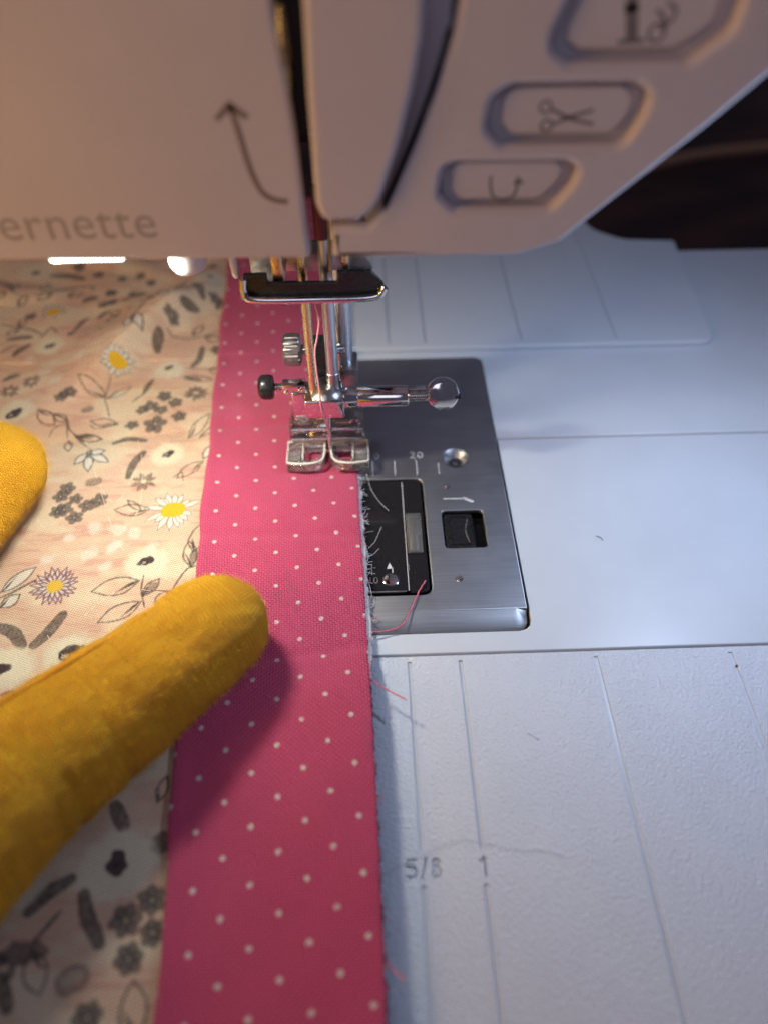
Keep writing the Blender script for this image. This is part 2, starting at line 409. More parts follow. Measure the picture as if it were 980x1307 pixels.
M_GREY = mat_chrome('worn_grey_steel', (0.45, 0.44, 0.43), 0.33)
M_MARK = mat_plain('engraved_mark', (0.62, 0.62, 0.64), 0.35)
M_WHITE = mat_plain('white_plastic', (0.80, 0.80, 0.80), 0.35)
M_CLEAR = mat_clear()
M_GLINT = mat_plain('acrylic_edge_glint', (0.80, 0.77, 0.70), 0.25)  # pale colour for highlights modelled on the clear toes
M_LED = mat_emit('lit_diffuser', (0.90, 1.0, 0.97, 1), 5.0)
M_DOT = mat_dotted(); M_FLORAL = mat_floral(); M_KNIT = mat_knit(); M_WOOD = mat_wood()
M_BATT = mat_plain('grey_white_batting', (0.86, 0.80, 0.73), 0.95, var=0.12, scale=2500)
M_BACK = mat_plain('dark_backing_cotton', (0.05, 0.045, 0.055), 0.9, var=0.6, scale=1800)
M_PTHREAD = mat_plain('pink_thread', (0.70, 0.16, 0.24), 0.6, var=0.25, scale=4000)
M_TOP = mat_plain('pink_top_thread', (0.82, 0.34, 0.38), 0.5, var=0.15, scale=4000)
M_WTHREAD = mat_plain('white_fibre', (0.75, 0.75, 0.78), 0.7)
M_CLTHREAD = mat_plain('pale_quilting_thread', (0.74, 0.66, 0.50), 0.35)
M_HAIR = mat_plain('brown_hair', (0.12, 0.085, 0.07), 0.5)
M_FUZZ = mat_plain('yellow_fuzz', (0.74, 0.40, 0.02), 0.8)
M_SEAM = mat_plain('ochre_seam', (0.60, 0.25, 0.004), 0.9, var=0.3, scale=2500)
M_CORD = mat_plain('tan_cord', (0.55, 0.32, 0.18), 0.7)

# ------------------------------------------------------------------ table far below (setting)
bm = bmesh.new(); bmesh.ops.create_grid(bm, x_segments=8, y_segments=8, size=900)
bmesh.ops.translate(bm, vec=(0, 350, -78), verts=bm.verts)
tag(finish('table_top', bm, M_WOOD), kind='structure')

# ------------------------------------------------------------------ sewing machine
MACH = empty('sewing_machine', (0, 30, -70), 'white sewing machine with steel needle plate, chrome needle bar and three face buttons', 'sewing machine')
def mp(o):
    """child of the machine: keep the built place"""
    o.parent = MACH; o.matrix_parent_inverse = Matrix.Translation((0, -30*S, 70*S)); return o
def part(name, bm, mat, **k): return mp(finish(name, bm, mat, **k))
def kid(par, o):
    o.parent = par; return o

PZ = 0.5                                     # top of the needle plate
# free-arm bed: front half and rear half meet in a seam at y = 6.3
rear = [(-150, 6.75), (39.9, 6.75), (39.9, 37.6), (-41, 37.6), (-41, 6.75), (-150, 6.75)]
hole = lambda x0, x1, y0, y1, r: rrect(x0, x1, y0, y1, r)
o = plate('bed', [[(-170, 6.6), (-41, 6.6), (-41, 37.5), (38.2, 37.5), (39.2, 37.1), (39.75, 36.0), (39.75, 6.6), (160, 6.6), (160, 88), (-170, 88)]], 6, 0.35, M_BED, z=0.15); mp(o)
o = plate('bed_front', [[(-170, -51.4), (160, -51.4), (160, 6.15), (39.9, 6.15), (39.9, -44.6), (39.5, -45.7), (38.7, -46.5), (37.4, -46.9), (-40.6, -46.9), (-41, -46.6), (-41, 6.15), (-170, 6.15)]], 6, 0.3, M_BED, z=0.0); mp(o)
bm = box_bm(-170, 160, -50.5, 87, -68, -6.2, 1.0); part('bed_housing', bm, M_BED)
bm = box_bm(-42, 41, -48, 38, -6.0, -3.2); part('bed_well', bm, M_DARK)
# raised rear plate with seam guides
GR = 0.28
def gline(x, y0, y1, wd=0.55): return [(x-wd/2, y0), (x+wd/2, y0), (x+wd/2, y1), (x-wd/2, y1)]
IN = 25.4
rear_out = rpoly([(-170, 40.0), (102.3, 40.0), (105.6, 91.0), (90, 92.3), (82, 98.5), (80, 106), (60, 116), (-170, 116)], [0, 4, 0.8, 9, 9, 4, 4, 0])
loops = [rear_out] + [gline(x, 42.3, 112) for x in (6.35, 15.875, 25.4, 50.8)] + [gline(76.2, 42.3, 100)]
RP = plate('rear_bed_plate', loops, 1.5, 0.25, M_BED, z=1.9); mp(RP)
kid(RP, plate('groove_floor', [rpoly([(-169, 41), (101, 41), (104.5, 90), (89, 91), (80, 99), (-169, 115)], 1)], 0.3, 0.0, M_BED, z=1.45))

# needle plate
bob = rrect(-13, 21.3, -38.2, -6.4, 2.0)
lat = rrect(24.8, 33.7, -26.6, -16.3, 1.0)
hx, hy = 29.4, -0.2
def plate_xf(x, y, z):
    zz = z+PZ
    if y < -42.2: zz -= (-42.2-y)/4.4*0.9
    return (x, y, zz)
out = rpoly([(-41, -46.6), (39.5, -46.6), (39.5, 37.2), (-41, 37.2)], [1, 2.4, 2.4, 2])
out2 = []
for i, q in enumerate(out):
    out2.append(q); r = out[(i+1) % len(out)]
    if (q[1] < -42.2) != (r[1] < -42.2):
        t = (-42.2-q[1])/(r[1]-q[1]); out2.append((q[0]+(r[0]-q[0])*t, -42.2))
SP = plate('stitch_plate', [rpoly([(-41, -42.2), (39.5, -42.2), (39.5, 37.2), (-41, 37.2)], [0, 0, 2.4, 2]), bob, lat, circle(hx, hy, 2.95, 36)], 1.1, 0.22, M_STEEL, xf=lambda x, y, z: (x, y, z+PZ)); mp(SP)
# sloping front lip of the plate (its corner is mitred)
bm = bmesh.new()
def quad(*p): bm.faces.new([bm.verts.new(q) for q in p])
yf, zf = -46.6, -0.55
prof = [(-42.0, PZ-0.02), (-42.6, PZ-0.03), (-45.9, zf+0.35), (-46.4, zf), (-46.6, zf-0.5)]
rings = []
for k, (y_, z_) in enumerate(prof):
    inset = [2.3, 2.1, 0.75, 0.3, 0.1][k]
    cr = []
    cr.append(bm.verts.new((-41, y_, z_)))
    cr.append(bm.verts.new((39.5-3.0-inset*0.3+0.6, y_, z_)))
    for j in range(1, 6):
        a = -math.pi/2+j/6*math.pi/2; rr = [0.2, 0.5, 2.0, 2.5, 2.7][k]
        cr.append(bm.verts.new((39.4-inset-rr+rr*math.cos(a)+0.1, y_+rr+rr*math.sin(a), z_)))
    cr.append(bm.verts.new((39.5-inset*1.0, max(y_+[0.2, 0.5, 2.0, 2.5, 2.7][k], -44.2 if k > 1 else y_+0.3), z_)))
    cr.append(bm.verts.new((39.5-(0.15 if k < 2 else 0.05)*0, -41.9, z_ if k > 1 else z_)))
    rings.append(cr)
for a, c in zip(rings, rings[1:]):
    for k in range(len(a)-1): bm.faces.new((a[k], a[k+1], c[k+1], c[k]))
kid(SP, finish('front_lip', bm, M_STEEL, angle=25))
# countersunk screw hole: cone, ledge, bore
bm = lathe_bm([(2.93, PZ+0.0), (2.75, PZ-0.10), (1.75, PZ-1.5), (1.55, PZ-1.55), (1.25, PZ-1.6), (1.15, PZ-3.2), (0, PZ-3.2)], (hx, hy, 0), (0, 0, 1), 40)
bm.faces.ensure_lookup_table(); bmesh.ops.delete(bm, geom=[max(bm.faces, key=lambda f: f.calc_center_median().z if len(f.verts) > 10 else -99)], context='FACES_ONLY')
kid(SP, finish('screw_hole', bm, M_HOLE))
bm = lathe_bm([(0, PZ-1.5), (1.3, PZ-1.5), (1.3, PZ-1.56), (0, PZ-1.56)], (hx, hy, 0), (0, 0, 1), 28); kid(SP, finish('bore_shade', bm, M_DARK))  # black disc standing in for the shade down the hole
bm = lathe_bm([(0, PZ-1.25), (0.75, PZ-1.3), (0.8, PZ-1.5), (0, PZ-1.5)], (hx, hy-0.25, 0), (0, 0, 1), 24); kid(SP, finish('screw_head', bm, M_CHROME))
for (x, y) in ((26.6, -9.0), (26.9, -34.6)):
    bm = lathe_bm([(0, 0.16), (0.35, 0.15), (0.45, 0.03), (0.7, 0.05), (0.82, -0.05)], (x, y, PZ+0.02), (0, 0, 1), 24); kid(SP, finish('rivet', bm, M_CHROME))
# seam scale engraved on the plate: lines and numbers, both sides of the needle
for mmv in (10, 15, 20, 25, 30):
    if mmv < 30:
        y0, y1 = (-5.2, -0.6) if mmv != 25 else (-5.2, -1.6)
        kid(SP, plate('scale_line', [gline(mmv+0.3, y0, y1, 0.2)], 0.02, 0, M_MARK, z=PZ+0.025))
for (t, x, y, sz) in (('10', 10.4, 1.0, 3.0), ('20', 20.4, 1.0, 3.0)):
    kid(SP, plate('scale_number', text_loops(t, sz, x, y, space=1.15), 0.02, 0, M_MARK, z=PZ+0.026))
for (t, x) in (('10', 9.6), ('15', 14.2), ('20', 18.6), ('25', 23.0)):
    kid(SP, plate('scale_number', text_loops(t, 2.4, x, 25.0, space=1.1), 0.02, 0, M_MARK, z=PZ+0.026))
kid(SP, plate('arrow_mark', [stroke_loop([(25.5, -12.8), (29.9, -12.9)], 0.34), [(29.9, -12.3), (31.9, -13.5), (32.3, -13.9), (31.7, -14.2), (30.2, -13.3)]], 0.02, 0, M_MARK, z=PZ+0.025))
# latch button set in its opening
bm = box_bm(24.2, 34.3, -27.2, -15.8, -3.0, -2.4); kid(SP, finish('latch_pit', bm, M_DARK))
LB = plate('latch_button', [rrect(25.1, 31.4, -26.2, -16.8, 0.9)], 2.0, 0.25, M_BLACK, z=PZ-0.55); mp(LB)
kid(LB, plate('rim', [rrect(25.9, 30.9, -25.4, -17.4, 0.7), rrect(26.3, 30.4, -25.0, -17.8, 0.5)], 0.3, 0.1, M_BLACK, z=PZ-0.3))
bm = tube_bm(spline([(30.2, -18.6, PZ-0.45), (29.6, -21.5, PZ-0.5), (30.1, -25.0, PZ-0.45)], 6), 0.16, 6); kid(LB, finish('ridge', bm, M_GREY))
# bobbin cover: smoked clear plastic with a clear slider
BC = plate('bobbin_cover', [rrect(-12.6, 16.4, -37.6, -7.0, 1.0)], 1.0, 0.12, M_SMOKE, z=PZ-0.12); mp(BC)
kid(BC, plate('cover_edge', [rpoly([(16.9, -37.6), (20.8, -37.6), (20.8, -7.0), (16.9, -7.0)], [0, 1.6, 1.6, 0])], 1.0, 0.12, M_SMOKE, z=PZ-0.15))
bm = box_bm(-13.5, 21.8, -38.8, -5.8, -3.1, -2.6); kid(BC, finish('bobbin_pit', bm, M_DARK))
kid(BC, plate('edge_line', [gline(16.65, -37.0, -7.3, 0.16)], 0.1, 0, M_MARK, z=PZ-0.17))
kid(BC, plate('edge_line', [[(-12, -37.35), (16.2, -37.35), (16.2, -37.05), (-12, -37.05)]], 0.02, 0, M_GREY, z=PZ-0.09))
bm = box_bm(16.95, 20.2, -27.8, -17.0, PZ-0.12, PZ+0.35, 0.15); SL = kid(BC, finish('slider', bm, M_CLEAR))
bm = box_bm(17.5, 19.3, -26.8, -18.0, PZ-0.1, PZ-0.02, 0.02); kid(BC, finish('slider_slot', bm, M_GREY))
kid(BC, plate('arrow_mark', [[(12.4, -31.5), (13.6, -31.5), (13.0, -30.0)], gline(13.55, -32.6, -31.2, 0.2)], 0.02, 0, M_MARK, z=PZ-0.09))
kid(BC, plate('number_mark', text_loops('10', 2.2, 9.6, -34.4), 0.02, 0, M_GREY, z=PZ-0.09))
kid(BC, plate('line_mark', [gline(9.4, -33.0, -30.3, 0.2)], 0.02, 0, M_GREY, z=PZ-0.09))
bm = lathe_bm([(0, 0.2), (0.8, 0.18), (1.2, 0.1), (1.5, 0.05), (1.75, -0.1)], (13.2, -34.3, PZ-0.1), (0, 0, 1), 28); kid(BC, finish('cover_screw', bm, M_CHROME))

# ---- head: face in two pieces either side of the thread slot, cover strip between them
FY = -20.0
def F(u, v): q = aty(u, v, FY); return (q[0], q[2])
def face_xf(yf): return lambda x, z, d: (x, yf-d, z)
TOP = 150.0
bz = F(412, 330)[1]
left = [(-90, bz+0.6), F(0, 333), F(200, 332), F(397, 330), F(389, 270), F(377, 170), F(360, 70), F(343, -20), (F(330, -90)[0], TOP), (-90, TOP)]
left = rpoly(left, [4, 0, 0, 0.7, 0, 0, 0, 0, 0, 4])
rb = [F(424, 330), F(560, 329), F(660, 327), F(715, 310), F(800, 243), F(900, 165), F(980, 98), (100, 122), (150, TOP)]
groove = [F(588, -10), F(578, 45), F(559, 110), F(532, 182), F(508, 238), F(494, 268), F(470, 290), F(424, 292)]
right = rb + [(F(600, -60)[0], TOP)] + groove
right = rpoly(right, [0.5, 0, 3, 3, 0, 0, 0, 0, 0, 0, 0, 0, 0, 0, 0, 1.5, 1.5, 0.3])
def stad(pts, r): return rpoly([F(*p) for p in pts], r)
wells = [stad([(566, 212), (590, 208), (724, 207), (739, 218), (728, 240), (702, 268), (580, 269), (560, 250)], 1.6),
         stad([(628, 125), (655, 109), (812, 106), (831, 122), (820, 150), (796, 187), (640, 188), (620, 165)], 2.0),
         stad([(708, 40), (742, -28), (935, -32), (952, -5), (935, 40), (880, 80), (728, 82), (704, 64)], 2.4)]
butts = [stad([(580, 217), (594, 213), (712, 212), (723, 220), (712, 240), (690, 261), (588, 262), (576, 248)], 1.5),
         stad([(646, 128), (664, 118), (800, 116), (814, 128), (806, 150), (784, 178), (656, 179), (640, 162)], 1.9),
         stad([(728, 40), (756, -18), (918, -22), (930, 0), (915, 35), (866, 68), (742, 70), (724, 56)], 2.2)]
HL = plate('face_panel', [left], 3.0, 0.7, M_HEAD, xf=face_xf(FY)); mp(HL)
HR = plate('face_panel', [right]+wells, 3.0, 1.0, M_HEAD, xf=face_xf(FY)); mp(HR)
def Fc(u, v): q = aty(u, v, FY-2.2); return (q[0], q[2])
cov = [Fc(385, -20), Fc(392, 120), Fc(403, 262), Fc(412, 283), Fc(464, 281), Fc(484, 258), Fc(508, 190), Fc(527, 115), Fc(540, 45), (Fc(552, -40)[0], TOP-3), (Fc(370, -120)[0], TOP-3)]
CV = plate('slot_cover', [rpoly(cov, [0, 0, 1.0, 2.0, 2.6, 2, 0, 0, 0, 0, 0])], 6.5, 0.9, M_HEAD, xf=face_xf(FY-2.2)); mp(CV)
# body of the head and arm behind the face
bodyL = [(-90, bz+0.8), (-4.6, bz+0.8), (-4.6, TOP), (-90, TOP)]
bodyR = [(9.5, bz+0.8)] + [(q[0]-0.4, q[1]+0.5) for q in [F(560, 329), F(660, 327), F(715, 310), F(800, 243), F(900, 165), F(980, 98)]] + [(100, 122.5), (149, TOP), (9.5, TOP)]
mp(plate('head_shell', [bodyL], 84, 0.8, M_HEAD, xf=face_xf(FY+3.02)))
mp(plate('arm_shell', [rpoly(bodyR, [0, 0, 3, 3, 0, 0, 0, 0, 0, 0])], 84, 0.8, M_HEAD, xf=face_xf(FY+3.02)))
bm = box_bm(-4.5, 9.4, 16, 66, bz+2, TOP-1); part('inner_frame', bm, M_DARK)
bm = box_bm(-4.58, -4.2, -16.9, 15.9, bz+2.6, TOP-1); box_bm(9.1, 9.48, -16.9, 15.9, bz+2.6, TOP-1, bm=bm); part('inner_lining', bm, M_DARK)
bm = box_bm(-8, 34, -16.9, -15.2, 81, TOP-2); part('slot_backing', bm, M_DARK)
gl_ = [(q[0]-0.35, q[1]-0.1) for q in [F(588, -10), F(578, 45), F(559, 110), F(532, 182), F(508, 238), F(494, 268)]]
mp(plate('groove_shade', [stroke_loop(spline([(F(600, -60)[0]-0.35, TOP-1)]+gl_, 5), 0.5)], 6.0, 0.05, M_DARK, xf=face_xf(FY+0.9)))  # dark strip added to imitate shade on the groove wall
# take-up lever in the slot, its gold glint put into the colour
bm = tube_bm(spline([aty(356, 5, -18.9), aty(360, 60, -18.9), aty(367, 118, -18.9)], 6), lambda t: 0.45+0.45*math.sin(t*3.1), 8); part('take_up_lever', bm, M_GOLDLIT)
# buttons with icons
bl = []
for k, lp in enumerate(butts):
    b = plate('button', [lp], 1.6, 0.5, M_BUTTON, xf=face_xf(FY+1.5)); mp(b); bl.append(b)
IY = FY+1.5-0.02
def I(u, v): q = aty(u, v, IY); return (q[0], q[2])
def icon(b, name, loops): kid(b, plate(name, loops, 0.03, 0, M_PRINT, xf=face_xf(IY)))
def st(pts, wd, n=5): return stroke_loop(spline([I(*p) for p in pts], n) if len(pts) > 2 else [I(*p) for p in pts], wd)
icon(bl[0], 'reverse_arrow_icon', [st([(626, 224), (626, 240), (630, 251), (642, 254), (654, 250), (659, 240), (660, 234)], 0.42)])
icon(bl[0], 'arrow_head', [[I(654, 235), I(669, 234), I(661, 224)]])
icon(bl[1], 'scissors_icon', [st([(706, 158), (730, 148), (757, 140)], 0.5), ])
icon(bl[1], 'scissors_blade', [st([(704, 139), (728, 151), (757, 158)], 0.5)])
def ring(c, r, wd): return [circle(c[0], c[1], r+wd/2, 18), circle(c[0], c[1], r-wd/2, 18)]
icon(bl[1], 'scissors_handle', ring(I(697, 160), 0.75, 0.4)); icon(bl[1], 'scissors_handle', ring(I(696, 136), 0.75, 0.4))
icon(bl[2], 'needle_icon', [st([(806, -5), (806, 50)], 1.5)]); icon(bl[2], 'foot_icon', [st([(788, 53), (822, 51)], 0.55)])
icon(bl[2], 'foot_icon', [st([(797, 10), (815, 9)], 0.9)])
icon(bl[2], 'spool_icon', ring(I(838, 41), 1.0, 0.42)); icon(bl[2], 'thread_icon', [st([(838, 12), (848, 24), (843, 38)], 0.5), st([(852, 3), (862, 10), (858, 24), (846, 32)], 0.5)])
# printed threading arrow and lettering on the left face
PY = FY-0.02
def Pf(u, v): q = aty(u, v, PY); return (q[0], q[2])
ar = spline([Pf(*p) for p in [(368, 257), (352, 255), (337, 247), (327, 232), (316, 205), (304, 165), (293, 134)]], 6)
kid(HL, plate('threading_arrow', [stroke_loop(ar, 0.85)], 0.03, 0, M_ARROW, xf=face_xf(PY)))
kid(HL, plate('arrow_head', [[Pf(273, 150), Pf(292, 127), Pf(319, 147), Pf(313, 153), Pf(294, 140), Pf(279, 155)]], 0.03, 0, M_ARROW, xf=face_xf(PY)))
r1 = Pf(205, 303); tx = text_loops('bernette', 7.5, 0, 0, align='RIGHT', space=1.03)
ymin = min(q[1] for lp in tx for q in lp); tx = [[(q[0]+r1[0], q[1]-ymin+r1[1]) for q in lp] for lp in tx]
kid(HL, plate('lettering', tx, 0.03, 0, M_LETTER, xf=face_xf(PY)))

# ---- under the head
bm = box_bm(-39.2, -27.6, -17.3, -10.5, 62.25, bz+2.0, 0.5); part('lamp_diffuser', bm, M_LED)
bm = lathe_bm([(0, -0.2), (1.6, 0), (2.7, 0.7), (3.2, 1.9), (3.2, 14)], (-20.2, -7.5, 54.6), (0, 0, 1), 32); part('threader_knob', bm, M_WHITE)
bm = lathe_bm([(0, 0), (0.45, 0.1), (0.75, 0.7), (0.8, 16)], (-13.3, -3.0, 50.3), (-0.06, 0, 1), 16); part('threader_hook', bm, M_WHITE)
bm = cyl_bm((2.45, 0, 19.0), (2.45, 0, 92), 1.22, 0.1, 40); NB = part('needle_bar', bm, M_BAR)
bm = cyl_bm((2.2, 0, 56.0), (2.2, 0, 66.0), 1.4, 0.2, 36); kid(NB, finish('needle_bar_ring', bm, mat_plain('dark_red_enamel', (0.15, 0.012, 0.035), 0.4)))
bm = cyl_bm((2.45, 0, 21.5), (2.45, 0, 26.3), 1.38, 0.12, 36); kid(NB, finish('needle_bar_collar', bm, M_GREY))
bm = cyl_bm((-1.65, -0.8, 21.0), (-1.65, -0.8, 80), 0.92, 0.1, 28); part('threader_shaft', bm, M_GOLDLIT)
bm = cyl_bm((4.6, 11, 12.0), (4.6, 11, 90), 2.0, 0.1, 40); PB = part('presser_bar', bm, M_BAR)
bm = box_bm(-1.8, 2.6, 2.4, 6.4, 18, 31, 0.3); part('inner_guard', bm, M_BLACK)
bm = box_bm(3.6, 7.6, 6.8, 13.8, 10.5, 21.0, 0.5); kid(PB, finish('bar_clamp', bm, M_GREY))
bm = cyl_bm((5.0, 9, 25.3), (-4.0, 9, 25.3), 1.1, 0.1, 20); kid(PB, finish('screw_shank', bm, M_CHROME))
# knurled thumb screw
seg = 72; bm = bmesh.new(); ringsv = []
for (rr, t) in ((0.0, 0), (2.6, 0), (3.2, 0.35), (3.35, 0.6), (3.35, 3.4), (3.2, 3.7), (2.4, 4.0), (1.3, 4.0)):
    vs = []
    for k in range(seg):
        a = 2*math.pi*k/seg; q = rr*(1+(0.035 if (k//2) % 2 else -0.02)*(rr > 3.25))
        vs.append(bm.verts.new((-8.2+t, 9+q*math.cos(a), 25.3+q*math.sin(a))))
    ringsv.append(vs)
for a, c in zip(ringsv, ringsv[1:]):
    for k in range(seg): bm.faces.new((a[k], a[(k+1) % seg], c[(k+1) % seg], c[k]))
bmesh.ops.remove_doubles(bm, verts=bm.verts, dist=1e-4)
kid(PB, finish('knurled_screw', bm, M_GREY, angle=25))
# needle threader bracket: chrome trough with a pointed right end
br = rpoly([(-12.0, 51.6), (-12.2, 48.2), (-10.6, 46.6), (11.0, 46.6), (13.4, 48.6), (10.6, 51.8), (4.6, 51.8), (4.6, 49.7), (-7.8, 49.7), (-7.8, 51.6)], [0.4, 0.8, 1.0, 1.0, 1.2, 0.5, 0.3, 0.4, 0.4, 0.3])
TB = plate('threader_bracket', [br], 0.9, 0.3, M_BLACK, xf=face_xf(-4.2)); mp(TB)
bm = tube_bm(spline([(-12.0, -4.6, 51), (-12.1, -4.7, 48.3), (-10.4, -4.9, 46.9), (0, -4.9, 46.7), (10.9, -4.9, 46.9), (13.2, -4.7, 48.8)], 8), 0.72, 10); kid(TB, finish('lip', bm, M_CHROME))
bm = box_bm(-11.6, -6.0, -3.2, 4.5, 47.0, 47.8, 0.15); box_bm(5.4, 11.0, -3.2, 4.5, 47.0, 47.8, 0.15, bm=bm); kid(TB, finish('floor', bm, M_CHROME))
bm = box_bm(-11.8, 11.2, 4.0, 4.8, 47.0, 53, 0.2); kid(TB, finish('back_wall', bm, M_GREY))
bm = box_bm(-7.0, -5.0, -3, 3.6, 48, 62, 0.2); box_bm(5.6, 6.8, -3, 3.6, 48, 62, 0.2, bm=bm); kid(TB, finish('upright', bm, M_GOLDLIT))
kid(TB, plate('side_tab', [[(-5.2, 46.6), (-2.2, 46.6), (-2.2, 42.8), (-3.6, 43.0)]], 0.5, 0.1, M_GREY, xf=face_xf(1.2)))
kid(TB, plate('side_tab', [[(4.6, 46.6), (7.6, 46.6), (7.0, 43.6), (4.6, 42.6)]], 0.5, 0.1, M_GREY, xf=face_xf(2.6)))
# needle clamp: block with a funnel top, side sleeve and flat thumb screw
bm = box_bm(-3.6, 4.6, -3.6, 3.2, 16.6, 21.4, 0.4, 3); NC = part('needle_clamp', bm, M_CHROME)
bm = lathe_bm([(3.3, 0), (3.4, 0.3), (2.9, 0.7), (2.4, 1.3), (2.2, 2.2), (2.0, 2.25)], (0.9, -0.3, 21.3), (0, 0, 1), 40, sx=1.0); kid(NC, finish('funnel', bm, M_GREY))
bm = lathe_bm([(0, 0), (2.0, 0), (2.25, 0.25), (2.25, 2.5), (2.05, 2.8), (2.05, 3.1), (2.25, 3.4), (2.25, 13.5), (2.0, 13.75), (0, 13.75)], (4.4, -0.3, 19.6), (1, 0, 0), 40); kid(NC, finish('sleeve', bm, M_CHROME))
pr = [(0, 0)]
for k in range(10): pr += [(1.25, k*0.42), (1.5, k*0.42+0.21)]
pr += [(1.25, 4.2), (0, 4.2)]
bm = lathe_bm(pr, (18.1, -0.3, 19.6), (1, 0, 0), 24); kid(NC, finish('screw_thread', bm, M_CHROME))
cx, cz = 25.4, 19.9
TA = math.radians(22); ax_ = Vector((0, math.cos(TA), -math.sin(TA))); c0_ = Vector((cx, -0.3, cz))-ax_*1.85
bm = lathe_bm([(0, 0), (2.8, 0), (3.15, 0.2), (3.45, 1.0), (3.5, 1.9), (3.45, 2.6), (3.2, 3.4), (2.6, 3.7), (0, 3.7)], c0_, ax_, 48)
kid(NC, finish('clamp_screw', bm, M_CHROME))
bm = box_bm(2.5, 3.65, -2.0, 2.0, -0.3, 0.3); bmesh.ops.rotate(bm, cent=(0, 0, 0), matrix=Matrix.Rotation(-TA, 3, 'X'), verts=bm.verts); bmesh.ops.translate(bm, vec=(cx, -0.3, cz-0.3), verts=bm.verts); kid(NC, finish('screw_slot', bm, M_DARK))
bm = lathe_bm([(0.55, 0), (0.5, 4), (0.42, 10), (0.38, 12.5), (0.1, 14.6), (0, 14.8)], (0.9, -0.6, 16.4), (0, 0, -1), 20); part('needle', bm, M_CHROME)
# left arm of the clamp with black-headed screw
bm = lathe_bm([(0, 0), (1.9, 0), (2.5, 0.5), (2.65, 1.1), (2.65, 2.6), (2.4, 3.1), (1.2, 3.3), (0, 3.3)], (-13.4, 2.0, 21.0), (1, 0, 0), 36); BS = part('black_screw', bm, M_BLACK)
pr = [(0, 0)]
for k in range(5): pr += [(0.6, k*0.4), (0.95, k*0.4+0.2)]
pr += [(0.7, 2.0), (0.7, 6.0), (0, 6.0)]
bm = lathe_bm(pr, (-10.2, 2.0, 21.0), (1, 0, 0), 20); kid(BS, finish('screw_thread', bm, M_CHROME))
bm = box_bm(-8.4, -3.4, 0.8, 3.2, 19.4, 22.2, 0.3); box_bm(-6.6, -3.6, 0.4, 3.6, 12.6, 20.4, 0.35, bm=bm); kid(BS, finish('side_arm', bm, M_CHROME))
bm = cyl_bm((-7.6, 1.0, 20.4), (-7.6, 0.3, 20.4), 0.5, 0.1, 16); cyl_bm((-4.6, 0.6, 21.2), (-4.6, 0.0, 21.2), 0.5, 0.1, 16, bm=bm); kid(BS, finish('pin', bm, M_CHROME))

# presser foot: grey ankle block with an arched opening, two clear toes
FOOT = lathe_bm([(0.1, 0), (0.1, 0.1)], (0, 8, 6), (0, 0, 1), 6)
FOOT.free()
def foot_xf(y0): return lambda x, z, d: (x, y0-d, z)
arch = [(-8.4, 2.9), (-4.6, 2.9)] + [(-4.6+9.2*k/12, 2.9+1.7*math.sin(math.pi*k/12)) for k in range(1, 12)] + [(4.6, 2.9), (8.6, 2.9), (8.6, 8.6), (7.4, 9.6), (3.0, 10.2), (-3.4, 10.2), (-7.6, 9.4), (-8.4, 8.2)]
PF = plate('presser_foot', [arch], 3.2, 0.3, M_CLEAR, xf=foot_xf(3.4)); mp(PF)
bm = box_bm(-8.2, 8.4, 6.7, 12.0, 3.0, 6.5, 0.5); kid(PF, finish('foot_sole', bm, M_CLEAR))
bm = box_bm(-3.0, 6.4, 5.2, 11.5, 8, 15.5, 0.6); kid(PF, finish('ankle', bm, M_GREY))
bm = cyl_bm((-7.8, 2.6, 8.0), (8.0, 2.6, 8.0), 0.55, 0.1, 20); kid(PF, finish('cross_pin', bm, M_CHROME))
bm = cyl_bm((-7.9, 2.2, 5.4), (8.1, 2.2, 5.4), 0.4, 0.1, 20); kid(PF, finish('cross_pin', bm, M_CHROME))
for (x, z) in ((-7.6, 9.2), (-7.6, 6.8), (7.6, 8.8), (7.7, 6.6), (7.2, 9.8)):
    bm = lathe_bm([(0, 0.3), (0.3, 0.25), (0.45, 0)], (x, 3.4, z), (0, -1, 0.2), 14); kid(PF, finish('rivet', bm, M_CHROME))
bm = box_bm(2.0, 6.0, 2.9, 3.4, 9.3, 9.7, 0.1); tube_bm([(2.2, 2.8, 9.2), (5.2, 2.8, 9.3), (6.2, 2.7, 10.6)], 0.18, 8, bm=bm); kid(PF, finish('spring_wire', bm, M_CHROME))
